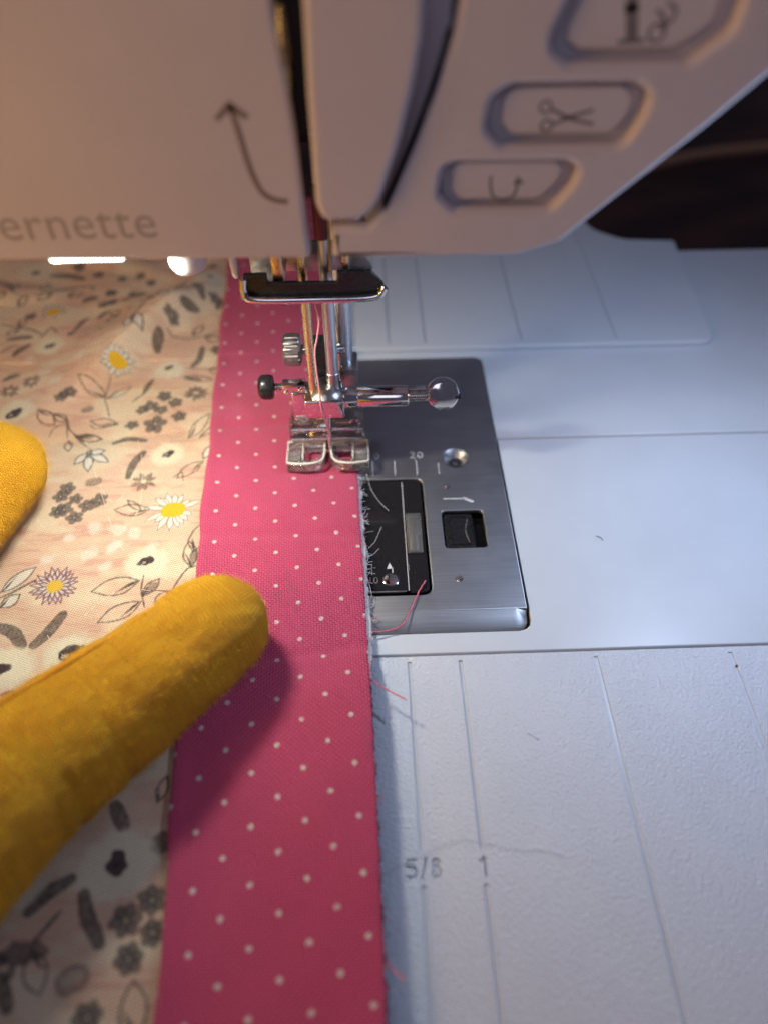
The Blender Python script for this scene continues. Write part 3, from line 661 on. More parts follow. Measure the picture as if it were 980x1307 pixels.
def toe(sg, name='clear_toe'):
    x = lambda a: 0.35+sg*a
    outl = rpoly([(x(0.45), 2.6), (x(9.2), 2.6), (x(9.2), -5.2), (x(5.6), -5.9), (x(2.6), -5.7), (x(0.75), -3.2)], [0.3, 0.3, 0.5, 1.0, 1.6, 1.6])
    win = rpoly([(x(1.2), 0.9), (x(5.2), 0.9), (x(5.2), -3.6), (x(3.4), -3.7), (x(1.5), -2.2)], [0.2, 0.2, 0.3, 0.8, 0.8])
    def xf(xx, y, z):
        zz = 4.6+z
        if y < -3.2: zz += (-3.2-y)**2*0.10
        return (xx, y, zz)
    t = plate(name, [outl, win], 2.4, 0.3, M_CLEAR, xf=xf); kid(PF, t)
    bm = box_bm(min(x(6.0), x(9.0)), max(x(6.0), x(9.0)), -4.4, -1.4, 4.4, 5.3, 0.35)
    kid(PF, finish('toe_block', bm, M_CLEAR))
    e = tube_bm(spline([(x(0.75), 1.0, 4.7), (x(0.8), -2.0, 4.75), (x(1.5), -4.2, 4.9), (x(3.2), -5.3, 5.2), (x(5.6), -5.5, 5.2), (x(8.9), -4.9, 5.0)], 6), 0.26, 8)
    tube_bm([(x(5.6), 1.6, 4.65), (x(5.6), -3.8, 4.8)], 0.16, 8, bm=e); tube_bm([(x(0.9), 2.3, 4.6), (x(9.0), 2.3, 4.6)], 0.22, 8, bm=e)
    tube_bm([(x(9.0), 2.3, 4.6), (x(9.0), -4.9, 5.0)], 0.2, 8, bm=e)
    kid(PF, finish('toe_glint', e, M_GLINT))  # pale tubes standing in for highlights along the toe edges
    return t
toe(-1); toe(1)

# ------------------------------------------------------------------ extension table in front
TZ = -0.25
L1 = [gline(x, y0, y1, 0.70) for x in (15.875, 25.4) for (y0, y1) in ((-86.9, -52.9), (-150, -91.9))]
L2 = [gline(50.8, -150, -52.9, 0.70), gline(76.2, -150, -52.9, 0.70), gline(101.6, -150, -52.9, 0.70), gline(-25.4, -150, -52.9, 0.70), gline(-50.8, -150, -52.9, 0.70)]
def eight(x, y, h, wd):
    r1, r2 = 0.235*h, 0.27*h; c1, c2 = y+h/2-r1, y-h/2+r2; L = []
    for k in range(25):
        yy_ = c1+r1-(r1+r2+c1-c2)*(0.5-0.5*math.cos(math.pi*k/24)); hw = 0.12*h if c2 < yy_ < c1 else 0
        for (c, r) in ((c1, r1), (c2, r2)):
            if abs(yy_-c) < r: hw = max(hw, math.sqrt(r*r-(yy_-c)**2))
        L.append((hw, yy_))
    out = [(x+a, b) for a, b in L]+[(x-a, b) for a, b in L[::-1][1:-1]]
    return [out, circle(x, c1, r1-wd, 14), circle(x, c2, r2-wd, 16)]
def arcp(cx, cy, r, a0, a1, n=10): return [(cx+r*math.cos(math.radians(a0+(a1-a0)*k/n)), cy+r*math.sin(math.radians(a0+(a1-a0)*k/n))) for k in range(n+1)]
NW, NH, NY_ = 0.42, 3.0, -89.4
x5, x1 = 14.1, 25.6
txt = [stroke_loop([(x5+0.75, NY_+1.3), (x5-0.55, NY_+1.3), (x5-0.75, NY_+0.05), (x5-0.3, NY_+0.3)]+arcp(x5-0.05, NY_-0.5, 0.85, 75, -140, 9), NW)]
txt += [stroke_loop([(15.55, NY_-1.7), (16.5, NY_+1.6)], NW)] + eight(18.0, NY_, NH, NW)
txt += [[(x1-0.24, NY_-1.5), (x1+0.24, NY_-1.5), (x1+0.24, NY_+1.5), (x1-0.08, NY_+1.5), (x1-0.85, NY_+0.95), (x1-0.85, NY_+0.45), (x1-0.24, NY_+0.85)]]
ET = empty('extension_table', (0, -100, -70), 'white grained extension table with engraved inch lines in front of the needle plate', 'sewing table')
def et(o): o.parent = ET; o.matrix_parent_inverse = Matrix.Translation((0, 100*S, 70*S)); return o
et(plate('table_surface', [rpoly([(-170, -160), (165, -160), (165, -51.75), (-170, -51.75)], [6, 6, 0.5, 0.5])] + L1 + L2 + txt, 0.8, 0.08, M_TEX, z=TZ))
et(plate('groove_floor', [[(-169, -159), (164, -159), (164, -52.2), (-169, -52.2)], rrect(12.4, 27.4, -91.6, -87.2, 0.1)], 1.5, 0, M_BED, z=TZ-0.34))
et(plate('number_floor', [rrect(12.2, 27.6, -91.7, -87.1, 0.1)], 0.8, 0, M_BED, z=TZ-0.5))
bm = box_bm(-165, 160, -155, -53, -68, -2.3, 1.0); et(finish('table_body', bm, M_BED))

# ------------------------------------------------------------------ quilt
def smooth(t): t = np.clip(t, 0, 1); return t*t*(3-2*t)
def gauss(x, y, cx, cy, ax, ay, ang):
    c, s = math.cos(ang), math.sin(ang); u = (x-cx)*c+(y-cy)*s; v = -(x-cx)*s+(y-cy)*c
    return np.exp(-(u/ax)**2-(v/ay)**2)
SL = np.array([(-160, -21.0), (-109, -21.2), (-77, -23.6), (-45, -25.4), (-31, -25.9), (-4, -27.1), (40, -29.0), (77, -30.2), (140, -31.5)])
SR = np.array([(-160, 9.4), (-110, 9.6), (-78, 9.0), (-48, 8.2), (-7, 6.8), (40, 5.4), (77, 4.0), (140, 2.0)])
def strip_l(y): return np.interp(y, SL[:, 0], SL[:, 1])+0.22*np.sin(y*0.19+1.0)+0.12*np.sin(y*0.47)
def strip_r(y): return np.interp(y, SR[:, 0], SR[:, 1])
def quilt_z(x, y):
    z = 2.0 + 0.25*np.sin(x*0.21+y*0.05)*np.sin(y*0.13-x*0.04) + 0.18*np.sin(x*0.47+1.3)*np.cos(y*0.31+x*0.1)
    press = np.exp(-((y-1)/14.0)**2)*np.exp(-(x/14.0)**2)
    z = z - 0.9*press
    # loose folds behind the needle: a ridge running up to the right, ripples beyond it
    u = np.array([12.4, 17.0]); u = u/np.linalg.norm(u); n_ = np.array([u[1], -u[0]])
    a = (x+46)*u[0]+(y-50)*u[1]; b = (x+46)*n_[0]+(y-50)*n_[1]
    rid = np.exp(-(a/25.0)**2)*np.where(b < 0, np.exp(-(b/11.0)**2), np.exp(-(b/3.3)**2))
    z = z + 7.5*rid*(x < strip_l(y)+4)*smooth((strip_l(y)+3-x)/8)
    bk = smooth((y-38)/35)*smooth((strip_l(y)-x)/15)
    z = z + bk*(1.3*np.sin(y*0.30+x*0.07+0.5*np.sin(x*0.11))+0.8*np.sin(y*0.17-x*0.09))
    # sagging quilting lines
    for (yy, sl) in ((-52, 0.10), (-24, -0.05), (12, 0.08)):
        z = z - 0.45*np.exp(-((y-yy-sl*x)/1.4)**2)
    z = z + 2.2*smooth((-46-y)/18)
    # a soft hump under the fingers and at the front left
    z = z + 1.0*gauss(x, y, -60, -112, 26, 16, 0.4)
    return np.maximum(z, np.where(y > 37, 2.3+0.15*np.sin(x*0.3+y*0.2), 1.0))
NY = 1080
# rows: finer towards the camera
tt = np.linspace(0, 1, NY); ys = -150 + 270*(0.78*tt+0.22*tt**2)
NXF = 470; NXC = 50
s1 = np.linspace(0, 1, NXF)
vis_l = np.interp(ys, [-150, -108, -60, 0, 90, 120], [-42, -46, -59, -76, -107, -117])
cols_f = (vis_l-4)[:, None] + (strip_l(ys)+6 - (vis_l-4))[:, None]*s1[None, :]
cols_c = -165 + (cols_f[:, 0]+165)[:, None]*np.linspace(0, 1, NXC, endpoint=False)[None, :]
cols_r = cols_f[:, -1][:, None] + (strip_r(ys)-0.1-cols_f[:, -1])[:, None]*np.linspace(0, 1, 31)[None, 1:]
QX = np.concatenate([cols_c, cols_f, cols_r], 1); QY = np.repeat(ys[:, None], QX.shape[1], 1)
QZ = quilt_z(QX, QY)
# --- the print
X = QX.ravel(); Y = QY.ravel(); NP = len(X)
def vnoise(x, y, seed):
    xi = np.floor(x).astype(int); yi = np.floor(y).astype(int); fx = x-xi; fy = y-yi
    fx = fx*fx*(3-2*fx); fy = fy*fy*(3-2*fy)
    def hsh(a, b):
        h = (a*374761393 + b*668265263 + seed*69069) & 0x7fffffff; h = ((h ^ (h >> 13))*1274126177) & 0x7fffffff
        return ((h ^ (h >> 16)) & 0xffff)/65535.0
    return (hsh(xi, yi)*(1-fx)+hsh(xi+1, yi)*fx)*(1-fy)+(hsh(xi, yi+1)*(1-fx)+hsh(xi+1, yi+1)*fx)*fy
def lin(r, g, b): return np.array(srgb(r, g, b)[:3])
PEACH, CREAM, ROSE = np.array([0.76, 0.54, 0.38]), np.array([0.82, 0.72, 0.51]), np.array([0.62, 0.30, 0.24])
n1 = vnoise(X*0.10, Y*0.22, 1)*0.6+vnoise(X*0.25, Y*0.6, 2)*0.4
n2 = vnoise(X*0.16+Y*0.05, Y*1.1, 3)*0.6+vnoise(X*0.5, Y*2.4, 4)*0.4
C = PEACH[None, :]*np.ones((NP, 1))
def over(idx, col, a):
    C[idx] = C[idx]*(1-a[:, None])+col*a[:, None]
over(slice(None), CREAM, smooth((n1-0.40)/0.3)*0.75)
over(slice(None), ROSE, smooth((n2-0.55)/0.22)*smooth((0.62-n1)/0.25)*0.5)
DK = np.array([0.048, 0.041, 0.038]); DK2 = np.array([0.05, 0.03, 0.033]); WH = np.array([0.80, 0.79, 0.70]); YE = np.array([0.80, 0.50, 0.008])
hatch = vnoise(X*3.1+Y*1.2, Y*2.6-X*1.1, 9)
def near(cx, cy, r): return np.nonzero((np.abs(X-cx) < r) & (np.abs(Y-cy) < r))[0]
AA = 0.10; PW_ = [1.5]
def edge(d, aa=AA): return smooth(0.5-d/(2*aa))
def seg_d(px, py, a, b):
    ax, ay = a; bx, by = b; dx, dy = bx-ax, by-ay; L = dx*dx+dy*dy+1e-9
    t = np.clip(((px-ax)*dx+(py-ay)*dy)/L, 0, 1); return np.hypot(px-ax-t*dx, py-ay-t*dy), t
def stroke(pts, wd, col=DK, alpha=0.85, taper=0.4, h=0.35, wob=0.15):
    pts = [tuple(p) for p in pts]; c = np.mean(pts, 0); r = max(max(abs(p[0]-c[0]), abs(p[1]-c[1])) for p in pts)+wd+0.5
    i = near(c[0], c[1], r)
    if not len(i): return
    px, py = X[i], Y[i]; best = np.full(len(i), 1e9); n = len(pts)-1
    for k in range(n):
        d, t = seg_d(px, py, pts[k], pts[k+1]); g = (k+t)/n
        ww = wd*PW_[0]/2*(1-taper*np.abs(2*g-1)**2); best = np.minimum(best, d-ww)
    best = best+wob*(vnoise(px*2.2, py*2.2, 5)-0.5)
    over(i, col, edge(best)*min(1.0, alpha*1.08)*(1-h*hatch[i]))
def blob(c, rx, ry, ang, col, alpha=1.0, soft=AA, wob=0.25, h=0.0, lobes=0, la=0.0):
    i = near(c[0], c[1], max(rx, ry)*1.5+0.5)
    if not len(i): return
    px, py = X[i]-c[0], Y[i]-c[1]; ca, sa = math.cos(ang), math.sin(ang); u = (px*ca+py*sa)/rx; v = (-px*sa+py*ca)/ry
    rr = np.hypot(u, v); th = np.arctan2(v, u); lim = 1+wob*(vnoise(X[i]*0.9+c[0], Y[i]*0.9, 6)-0.5)*2+(la*np.cos(lobes*th) if lobes else 0)
    d = (rr-lim)*min(rx, ry); over(i, col, edge(d, soft)*alpha*(1-h*hatch[i]))
def flower(c, r, k=5, ph=None):
    ph = random.random()*6 if ph is None else ph
    for j in range(k):
        a = ph+2*math.pi*j/k+random.uniform(-.1, .1); q = r*random.uniform(0.52, 0.6); m = (c[0]+q*math.cos(a), c[1]+q*math.sin(a))
        blob(m, r*0.46, r*0.40, a, DK, 0.80, 0.08, 0.10, 0.25)
        blob(m, r*0.31, r*0.25, a, DK*3.4, 0.62, 0.08, 0.12, 0.35)
    blob(c, r*0.2, r*0.2, 0, DK, 0.8, 0.1); blob(c, r*0.10, r*0.10, 0, CREAM, 0.7, 0.08)
def starflower(c, r, k=9):
    ph = random.random()*6
    for j in range(k):
        a = ph+2*math.pi*j/k+random.uniform(-.12, .12); q = r*random.uniform(0.85, 1.05)
        stroke([(c[0]+0.25*r*math.cos(a), c[1]+0.25*r*math.sin(a)), (c[0]+q*math.cos(a), c[1]+q*math.sin(a))], r*0.36, DK, 0.75, 0.5, 0.5)
    blob(c, r*0.24, r*0.22, 0, CREAM, 0.7)
def petal(c, a, r0, r1, wd, fill, fa, out=DK, ow=0.14):
    d = np.array([math.cos(a), math.sin(a)]); n_ = np.array([-d[1], d[0]]); c = np.array(c[:2])
    L = [c+d*r0+n_*wd*0.2, c+d*(r0+0.55*(r1-r0))+n_*wd*0.5, c+d*r1]
    R = [c+d*r0-n_*wd*0.2, c+d*(r0+0.55*(r1-r0))-n_*wd*0.5, c+d*r1]
    if fill is not None: blob(c+d*(r0+r1)/2, (r1-r0)/2*0.98, wd*0.45, a, fill, fa, 0.12, 0.08)
    L = spline(L, 4); R = spline(R, 4); stroke(L, ow, out, 0.75, 0.2, 0.3, 0.05); stroke(R, ow, out, 0.75, 0.2, 0.3, 0.05)
def daisy(c, r, core=0.42, n=17, sparse=0.0):
    ph = random.random()
    for j in range(n):
        if random.random() < sparse: continue
        a = ph+2*math.pi*j/n+random.uniform(-.12, .12); petal(c, a, r*0.3, r*random.uniform(0.78, 1.12), r*0.25, WH, 0.9, DK*1.5, 0.20)
    blob(c, r*core*1.08, r*core*0.92, 0.2, YE, 1.0, 0.08, 0.06)
def aster(c, r):
    for ring_, n in ((1.0, 21), (0.72, 15)):
        for j in range(n):
            a = 2*math.pi*(j+0.5*ring_)/n+random.uniform(-.08, .08); petal(c, a, r*0.25, r*ring_*random.uniform(0.9, 1.06), r*0.20, WH*0.9, 0.8, np.array([0.19, 0.018, 0.065]), 0.34)
    blob(c, r*0.34, r*0.36, 0, YE*np.array([0.95, 1.0, 6]), 1.0, 0.12, 0.12); 
def poppy(c, r, core=None, cs=0.42):
    blob(c, r, r*0.92, 0.3, CREAM*np.array([1.0, 1.08, 1.12]), 0.95, 0.9, 0.10)
    q = core if core is not None else c
    for k in range(4):
        blob((q[0]+random.uniform(-.3, .3)*r*cs*1.2, q[1]+random.uniform(-.2, .2)*r*cs), r*cs*0.85*random.uniform(.7, 1.1), r*cs*0.55, 0.6+random.uniform(-.5, .5), DK2, 0.92, 0.1, 0.35, 0.2)
    blob((q[0]-r*cs*0.25, q[1]-r*cs*0.2), r*cs*0.22, r*cs*0.16, 0.5, CREAM, 0.6, 0.1)
def leaf(a, b, wd, half=True, fill=None, ow=0.38):
    a = np.array(a[:2]); b = np.array(b[:2]); d = b-a; L = np.linalg.norm(d)+1e-9; n_ = np.array([-d[1], d[0]])/L*wd/2
    top = spline([a, a+d*0.35+n_, a+d*0.7+n_*0.85, b], 5); bot = spline([a, a+d*0.3-n_*0.9, a+d*0.65-n_, b], 5)
    if fill is not None: blob((a+b)/2, L*0.45, wd*0.42, math.atan2(d[1], d[0]), fill, 0.9, 0.15, 0.06)
    if half:
        for k in range(4): stroke([a+d*0.06, a+d*(0.28+0.08*k)+n_*(0.15+0.18*k)], wd*0.13, DK, 0.6, 0.6, 0.4)
    stroke(top, ow, DK, 0.8, 0.3, 0.35); stroke(bot, ow, DK, 0.8, 0.3, 0.35)
def cropper(x0, y0, sc, z=2.2): return lambda x, y: at(x0+x/sc, y0+y/sc, z)[:2]
A_ = cropper(0, 330, 6.533, 3); B_ = cropper(140, 330, 6.533, 3); C_ = cropper(0, 440, 6.533); D_ = cropper(140, 440, 6.533)
E_ = cropper(60, 550, 4.667); F_ = cropper(0, 690, 3.769); G_ = cropper(0, 1000, 4.257)
def bar(c, p, q, wd, **k):
    a, b = np.array(c(*p)), np.array(c(*q)); m = (a+b)/2+np.array([-(b-a)[1], (b-a)[0]])*0.08
    stroke(spline([a, m, b], 5), wd, **k)
def ln(c, pts, wd=0.3, **k): stroke(spline([c(*p) for p in pts], 5), wd, **k)
# cream smudges
for c, l in ((C_, [(250, 120), (450, 160), (690, 140), (380, 240), (480, 320)]), (E_, [(280, 570), (420, 580), (510, 600), (130, 630), (390, 680), (620, 700)]), (F_, [(500, 120), (550, 20), (230, 90), (420, 60)]), (D_, [(560, 240), (60, 420)])):
    for p in l: blob(c(*p), random.uniform(1.2, 1.9), random.uniform(1.0, 1.5), random.random()*3, WH*np.array([1, .97, .92]), 0.75, 0.6, 0.35)
# far left
poppy(A_(300, 90), 5.0, A_(300, 100), 0.28); bar(A_, (430, 120), (690, 150), 1.6)
for a, b, w_ in (((110, 280), (150, 190), 1.8), ((140, 380), (230, 310), 2.0), ((60, 300), (-30, 330), 1.8), ((90, 250), (-20, 160), 2.4)): leaf(A_(*a), A_(*b), w_)
ln(A_, [(30, 230), (110, 290), (200, 320)]); leaf(A_(350, 270), A_(400, 190), 2.2, False); leaf(A_(440, 290), A_(310, 340), 2.0); ln(A_, [(300, 305), (450, 275), (600, 222), (770, 215), (765, 245)], 0.5)
bar(A_, (700, 335), (790, 305), 1.7)
for p in ((915, 270), (860, 375), (940, 360)): flower(A_(*p), 1.7)
daisy(A_(440, 430), 3.9, 0.46, 15, 0.15); ln(A_, [(580, 625), (640, 560), (690, 500), (745, 470)], 1.0, taper=0.9); blob(A_(585, 615), 0.8, 0.8, 0, DK, 0.85)
bar(A_, (60, 660), (250, 640), 1.4); bar(A_, (110, 790), (235, 700), 1.3); ln(A_, [(0, 775), (60, 730), (150, 705)], 0.4)
leaf(A_(150, 550), A_(205, 465), 1.8); leaf(A_(150, 570), A_(45, 615), 1.7); ln(A_, [(0, 530), (150, 555), (260, 570), (335, 610)], 0.5)
poppy(A_(410, 705), 3.8, A_(410, 705), 0.36)
blob(A_(835, 630), 1.9, 1.6, 0, WH, 0.8, 0.6); daisy(A_(835, 632), 1.5, 0.42, 9, 0.3)
for p in ((100, 150), (250, 125), (20, 270), (190, 280), (262, 282), (160, 355), (20, 360)): flower(B_(*p), 1.6)
bar(B_, (480, 300), (650, 230), 1.4); poppy(B_(840, 185), 4.2, B_(842, 182), 0.26); bar(B_, (715, 270), (785, 370), 1.7); flower(B_(890, 335), 2.0); flower(B_(855, 55), 1.8); bar(B_, (900, 400), (930, 350), 1.4)
leaf(B_(310, 485), B_(180, 495), 2.2, False, WH); leaf(B_(430, 450), B_(540, 460), 2.6, True, WH*0.9); ln(B_, [(370, 470), (310, 530), (240, 600)], 0.6); blob(B_(385, 480), 1.6, 1.2, 0.4, DK, 0.8, 0.1, 0.3, 0.3); ln(B_, [(560, 350), (500, 385), (440, 420)], 0.8)
leaf(B_(240, 590), B_(165, 700), 2.6, False, WH); leaf(B_(245, 590), B_(300, 695), 2.6, False, WH); blob(B_(232, 625), 0.7, 2.0, 0, DK, 0.85, 0.1, 0.3, 0.3)
bar(B_, (640, 470), (735, 445), 1.8); leaf(B_(690, 620), B_(775, 535), 2.0); ln(B_, [(490, 610), (560, 640), (720, 636), (860, 602), (930, 590)], 0.35); leaf(B_(790, 630), B_(930, 665), 2.2)
bar(B_, (398, 760), (432, 640), 1.7)
for p, r in (((660, 60), 2.0), ((820, 120), 1.8), ((250, 460), 1.7)): flower(A_(*p), r)
leaf(A_(560, 300), A_(690, 260), 2.4); bar(A_, (820, 480), (900, 440), 1.5); ln(A_, [(470, 600), (420, 560), (330, 640)], 0.5); leaf(A_(900, 560), A_(980, 500), 2.2)
bar(B_, (330, 330), (430, 350), 1.5); flower(B_(340, 180), 1.7); leaf(B_(90, 520), B_(20, 440), 2.2); flower(B_(540, 550), 1.8)
PW_[0] = 1.12
bar(C_, (40, 290), (150, 245), 1.7); starflower(C_(265, 310), 2.5); starflower(C_(80, 390), 2.6); poppy(C_(130, 560), 4.4, C_(120, 580), 0.52)
flower(C_(510, 460), 1.6); flower(C_(595, 415), 1.6); flower(C_(545, 440), 1.5); blob(C_(725, 525), 1.6, 1.2, 0.1, DK, 0.75, 0.1, 0.15, 0.5)
leaf(C_(880, 430), C_(675, 305), 3.0); ln(C_, [(930, 260), (875, 430), (890, 500), (910, 595)], 0.35); leaf(C_(890, 440), D_(185, 345), 2.0)
leaf(C_(320, 560), C_(450, 665), 3.0, True); leaf(C_(450, 580), C_(560, 630), 2.2); ln(C_, [(320, 550), (450, 580), (550, 620), (575, 700), (650, 765)], 0.45); ln(C_, [(400, 770), (450, 690), (550, 650)], 0.3); ln(C_, [(555, 640), (560, 770)], 0.3)
leaf(C_(980, 655), C_(750, 625), 2.4); ln(C_, [(750, 660), (800, 690), (980, 660)], 0.3); leaf(C_(640, 765), C_(840, 765), 2.0); blob(C_(700, 755), 2.0, 0.9, 0, DK, 0.7, 0.1, 0.2, 0.4)
daisy(D_(85, 185), 4.1, 0.46, 16, 0.1); ln(D_, [(365, 285), (320, 350), (285, 415)], 1.3, taper=0.6); ln(D_, [(285, 415), (190, 470)], 0.5)
poppy(D_(500, 200), 3.8, D_(485, 188), 0.34); ln(D_, [(690, 170), (750, 110), (775, 25)], 1.6, taper=0.3); flower(D_(895, 40), 1.9)
leaf(D_(625, 255), D_(860, 280), 1.9); blob(D_(690, 275), 2.2, 0.7, -0.1, DK, 0.7, 0.1, 0.2, 0.4); ln(D_, [(620, 190), (830, 190)], 0.3); leaf(D_(830, 190), D_(940, 220), 2.4)
starflower(D_(720, 395), 2.9, 11); daisy(D_(915, 430), 2.8, 0.4, 11, 0.3)
for p, r in (((460, 425), 2.0), ((550, 475), 1.9), ((340, 510), 2.0), ((268, 540), 1.6), ((430, 540), 1.8), ((580, 590), 1.9), ((185, 660), 1.7), ((380, 660), 2.9)): flower(D_(*p), r)
leaf(D_(650, 770), D_(835, 565), 2.6); leaf(D_(750, 770), D_(900, 655), 1.6)
ln(E_, [(400, 68), (480, 42), (580, 48)], 1.7, taper=0.3); ln(E_, [(480, 270), (515, 190), (575, 120)], 1.7, taper=0.3)
poppy(E_(715, 130), 3.9, E_(722, 125), 0.34)
for p in ((160, 195), (245, 245), (368, 188), (345, 115)): leaf(E_(250, 130), E_(*p), 2.0, False, WH)
blob(E_(250, 130), 0.7, 1.6, 0, DK, 0.8, 0.1, 0.2, 0.4); ln(E_, [(150, 10), (200, 60), (250, 100)], 0.4); leaf(E_(170, 35), E_(325, 35), 1.8); leaf(E_(125, 50), E_(125, 118), 1.7)
starflower(E_(575, 297), 2.9, 8); blob(E_(275, 305), 1.8, 1.3, 0.35, DK, 0.72, 0.1, 0.15, 0.5)
for p, r in (((120, 340), 2.0), ((80, 390), 1.8), ((170, 402), 1.6), ((100, 465), 2.1), ((235, 440), 1.9), ((310, 412), 2.1), ((160, 512), 2.0), ((60, 480), 1.8)): flower(E_(*p), r)
leaf(E_(610, 465), E_(400, 470), 3.0); leaf(E_(480, 410), E_(560, 470), 1.2, False); leaf(E_(930, 175), E_(770, 275), 2.6); ln(E_, [(750, 270), (800, 240), (810, 290)], 0.3)
daisy(E_(750, 470), 5.6, 0.44, 18, 0.05); leaf(E_(870, 720), E_(915, 550), 3.2); leaf(E_(990, 80), E_(930, 160), 1.8, False, WH)
poppy(F_(705, 110), 4.4, F_(705, 98), 0.40); aster(F_(262, 215), 4.6)
leaf(F_(670, 190), F_(440, 245), 4.0); leaf(F_(680, 290), F_(470, 395), 3.4); ln(F_, [(690, 165), (680, 240), (695, 320)], 0.4); leaf(F_(685, 265), F_(765, 180), 2.0); blob(F_(720, 230), 2.0, 0.9, 0.8, DK, 0.75, 0.1, 0.2, 0.4); leaf(F_(800, 240), F_(755, 320), 2.2, False); ln(F_, [(700, 240), (800, 240), (860, 250)], 0.3)
ln(F_, [(830, 230), (870, 170), (910, 130), (960, 120)], 0.45); leaf(F_(920, 130), F_(910, 0), 2.6); blob(F_(932, 80), 0.9, 1.8, 0, DK, 0.75, 0.1, 0.2, 0.4)
leaf(F_(0, 250), F_(175, 130), 2.6, True, WH); leaf(F_(0, 320), F_(95, 260), 2.4, True, WH); ln(F_, [(0, 275), (100, 230), (175, 190)], 0.5)
ln(F_, [(0, 415), (60, 440), (100, 500)], 2.3, taper=0.2); ln(F_, [(160, 500), (230, 440), (300, 355)], 2.1, taper=0.2)
poppy(F_(340, 555), 5.0, F_(335, 548), 0.62); poppy(F_(20, 620), 5.2, F_(8, 635), 0.4); blob(F_(60, 750), 1.5, 1.0, 0.3, DK, 0.8)
leaf(G_(870, 130), G_(925, -10), 1.6); ln(G_, [(645, 150), (665, 200), (690, 262)], 2.2, taper=0.2); blob(G_(888, 345), 2.0, 1.6, 0.3, DK, 0.8, 0.1, 0.2, 0.3)
poppy(G_(660, 470), 5.6, G_(652, 470), 0.1); blob(G_(652, 470), 1.5, 2.0, 0.2, DK2, 0.95, 0.1, 0.25)
ln(G_, [(180, 720), (290, 620), (415, 545)], 2.0, taper=0.3); ln(G_, [(478, 630), (505, 760), (565, 895)], 2.0, taper=0.2)
for p, r in (((705, 770), 2.4), ((845, 660), 2.2), ((850, 835), 2.0), ((718, 975), 2.2), ((500, 1290), 2.1)): flower(G_(*p), r, 6)
blob(G_(418, 1090), 2.5, 1.9, 0.3, DK, 0.6, 0.1, 0.12, 0.5); blob(G_(418, 1090), 1.5, 1.0, 0.3, CREAM, 0.45, 0.3)
leaf(G_(745, 1420), G_(745, 1090), 3.4); ln(G_, [(355, 720), (290, 790), (200, 890)], 0.6); blob(G_(150, 945), 3.2, 1.5, 0.1, DK, 0.85, 0.1, 0.3, 0.3)
leaf(G_(200, 930), G_(245, 1170), 3.0, True); ln(G_, [(20, 1080), (50, 1150), (75, 1240)], 2.0, taper=0.2); ln(G_, [(100, 1020), (60, 1100)], 1.2); blob(G_(0, 980), 1.6, 1.2, 0, DK, 0.8)
# the print goes on outside the picture and under the hand
def vis(x, y): return x > np.interp(y, ys, vis_l)-2
for k in range(170):
    c = (random.uniform(-162, -40), random.uniform(-148, 118))
    fx = float(np.interp(c[1], ys, vis_l))
    under = (abs((c[0]+38)-(c[1]+85)*0.62) < 14 and -112 < c[1] < -66 and c[0] < -28)
    if c[0] > fx-5 and not under: continue
    if c[0] < fx-26: continue
    t = random.random()
    if t < .3: flower(c, random.uniform(1.5, 2.4))
    elif t < .5: a = random.random()*3.1; stroke([c, (c[0]+4.5*math.cos(a), c[1]+4.5*math.sin(a))], 1.7)
    elif t < .65: a = random.random()*6.2; leaf(c, (c[0]+6*math.cos(a), c[1]+6*math.sin(a)), 2.4)
    elif t < .75: daisy(c, 4.5)
    else: poppy(c, 4.2)

QUILT = empty('floral_quilt', (-60, 0, 0.6), 'peach pink floral print quilt with daisies and grey flowers lying under the pink strip', 'quilt')
def qk(o): o.parent = QUILT; o.matrix_parent_inverse = Matrix.Translation((60*S, 0, -0.6*S)); return o
def grid_mesh(name, GX, GY, GZ):
    ny, nx = GX.shape; co = np.stack([GX, GY, GZ], -1).reshape(-1, 3)*S
    i = np.arange(ny*nx).reshape(ny, nx); f = np.stack([i[:-1, :-1], i[:-1, 1:], i[1:, 1:], i[1:, :-1]], -1).reshape(-1, 4)
    me = bpy.data.meshes.new(name); me.vertices.add(len(co)); me.vertices.foreach_set('co', co.ravel().astype(np.float32))
    me.loops.add(f.size); me.loops.foreach_set('vertex_index', f.ravel().astype(np.int32))
    me.polygons.add(len(f)); me.polygons.foreach_set('loop_start', np.arange(0, f.size, 4, dtype=np.int32)); me.polygons.foreach_set('loop_total', np.full(len(f), 4, np.int32))
    me.polygons.foreach_set('use_smooth', np.ones(len(f), bool)); me.update(calc_edges=True); return me, f
me, _ = grid_mesh('quilt_top', QX, QY, QZ)
ca = me.color_attributes.new('print', 'FLOAT_COLOR', 'POINT')
ca.data.foreach_set('color', np.concatenate([C, np.ones((NP, 1))], 1).astype(np.float32).ravel())
qk(link('quilt_top', me, M_FLORAL))
# wadding and backing seen at the cut edge
ye = np.linspace(-150, 120, 500)
jit = lambda f, s: vnoise(ye*f, ye*0+s, s)-0.5
def edge_layer(name, inset, out, z0, z1, mat, rough, seed):
    xo = strip_r(ye)+out+rough*jit(2.2, seed)+rough*0.8*jit(0.5, seed+1)
    zt = quilt_z(xo, ye)
    GX = np.stack([xo-inset, xo-0.3, xo, xo-0.05, xo-inset], 1); GY = np.repeat(ye[:, None], 5, 1)
    GZ = np.stack([zt-z1, zt-z1, zt-(z1*0.6+z0*0.4), zt-z0, zt-z0], 1)
    GZ = np.maximum(GZ, PZ+0.12)
    m_, _ = grid_mesh(name, GX, GY, GZ); return qk(link(name, m_, mat))
outw = np.where(ye > -52, 0.55, 0.15)
edge_layer('wadding', 6.0, np.interp(ye, [-150, -62, -52, 120], [-0.7, -0.6, 0.75, 0.7]), 1.5, 0.1, M_BATT, 0.5, 21)
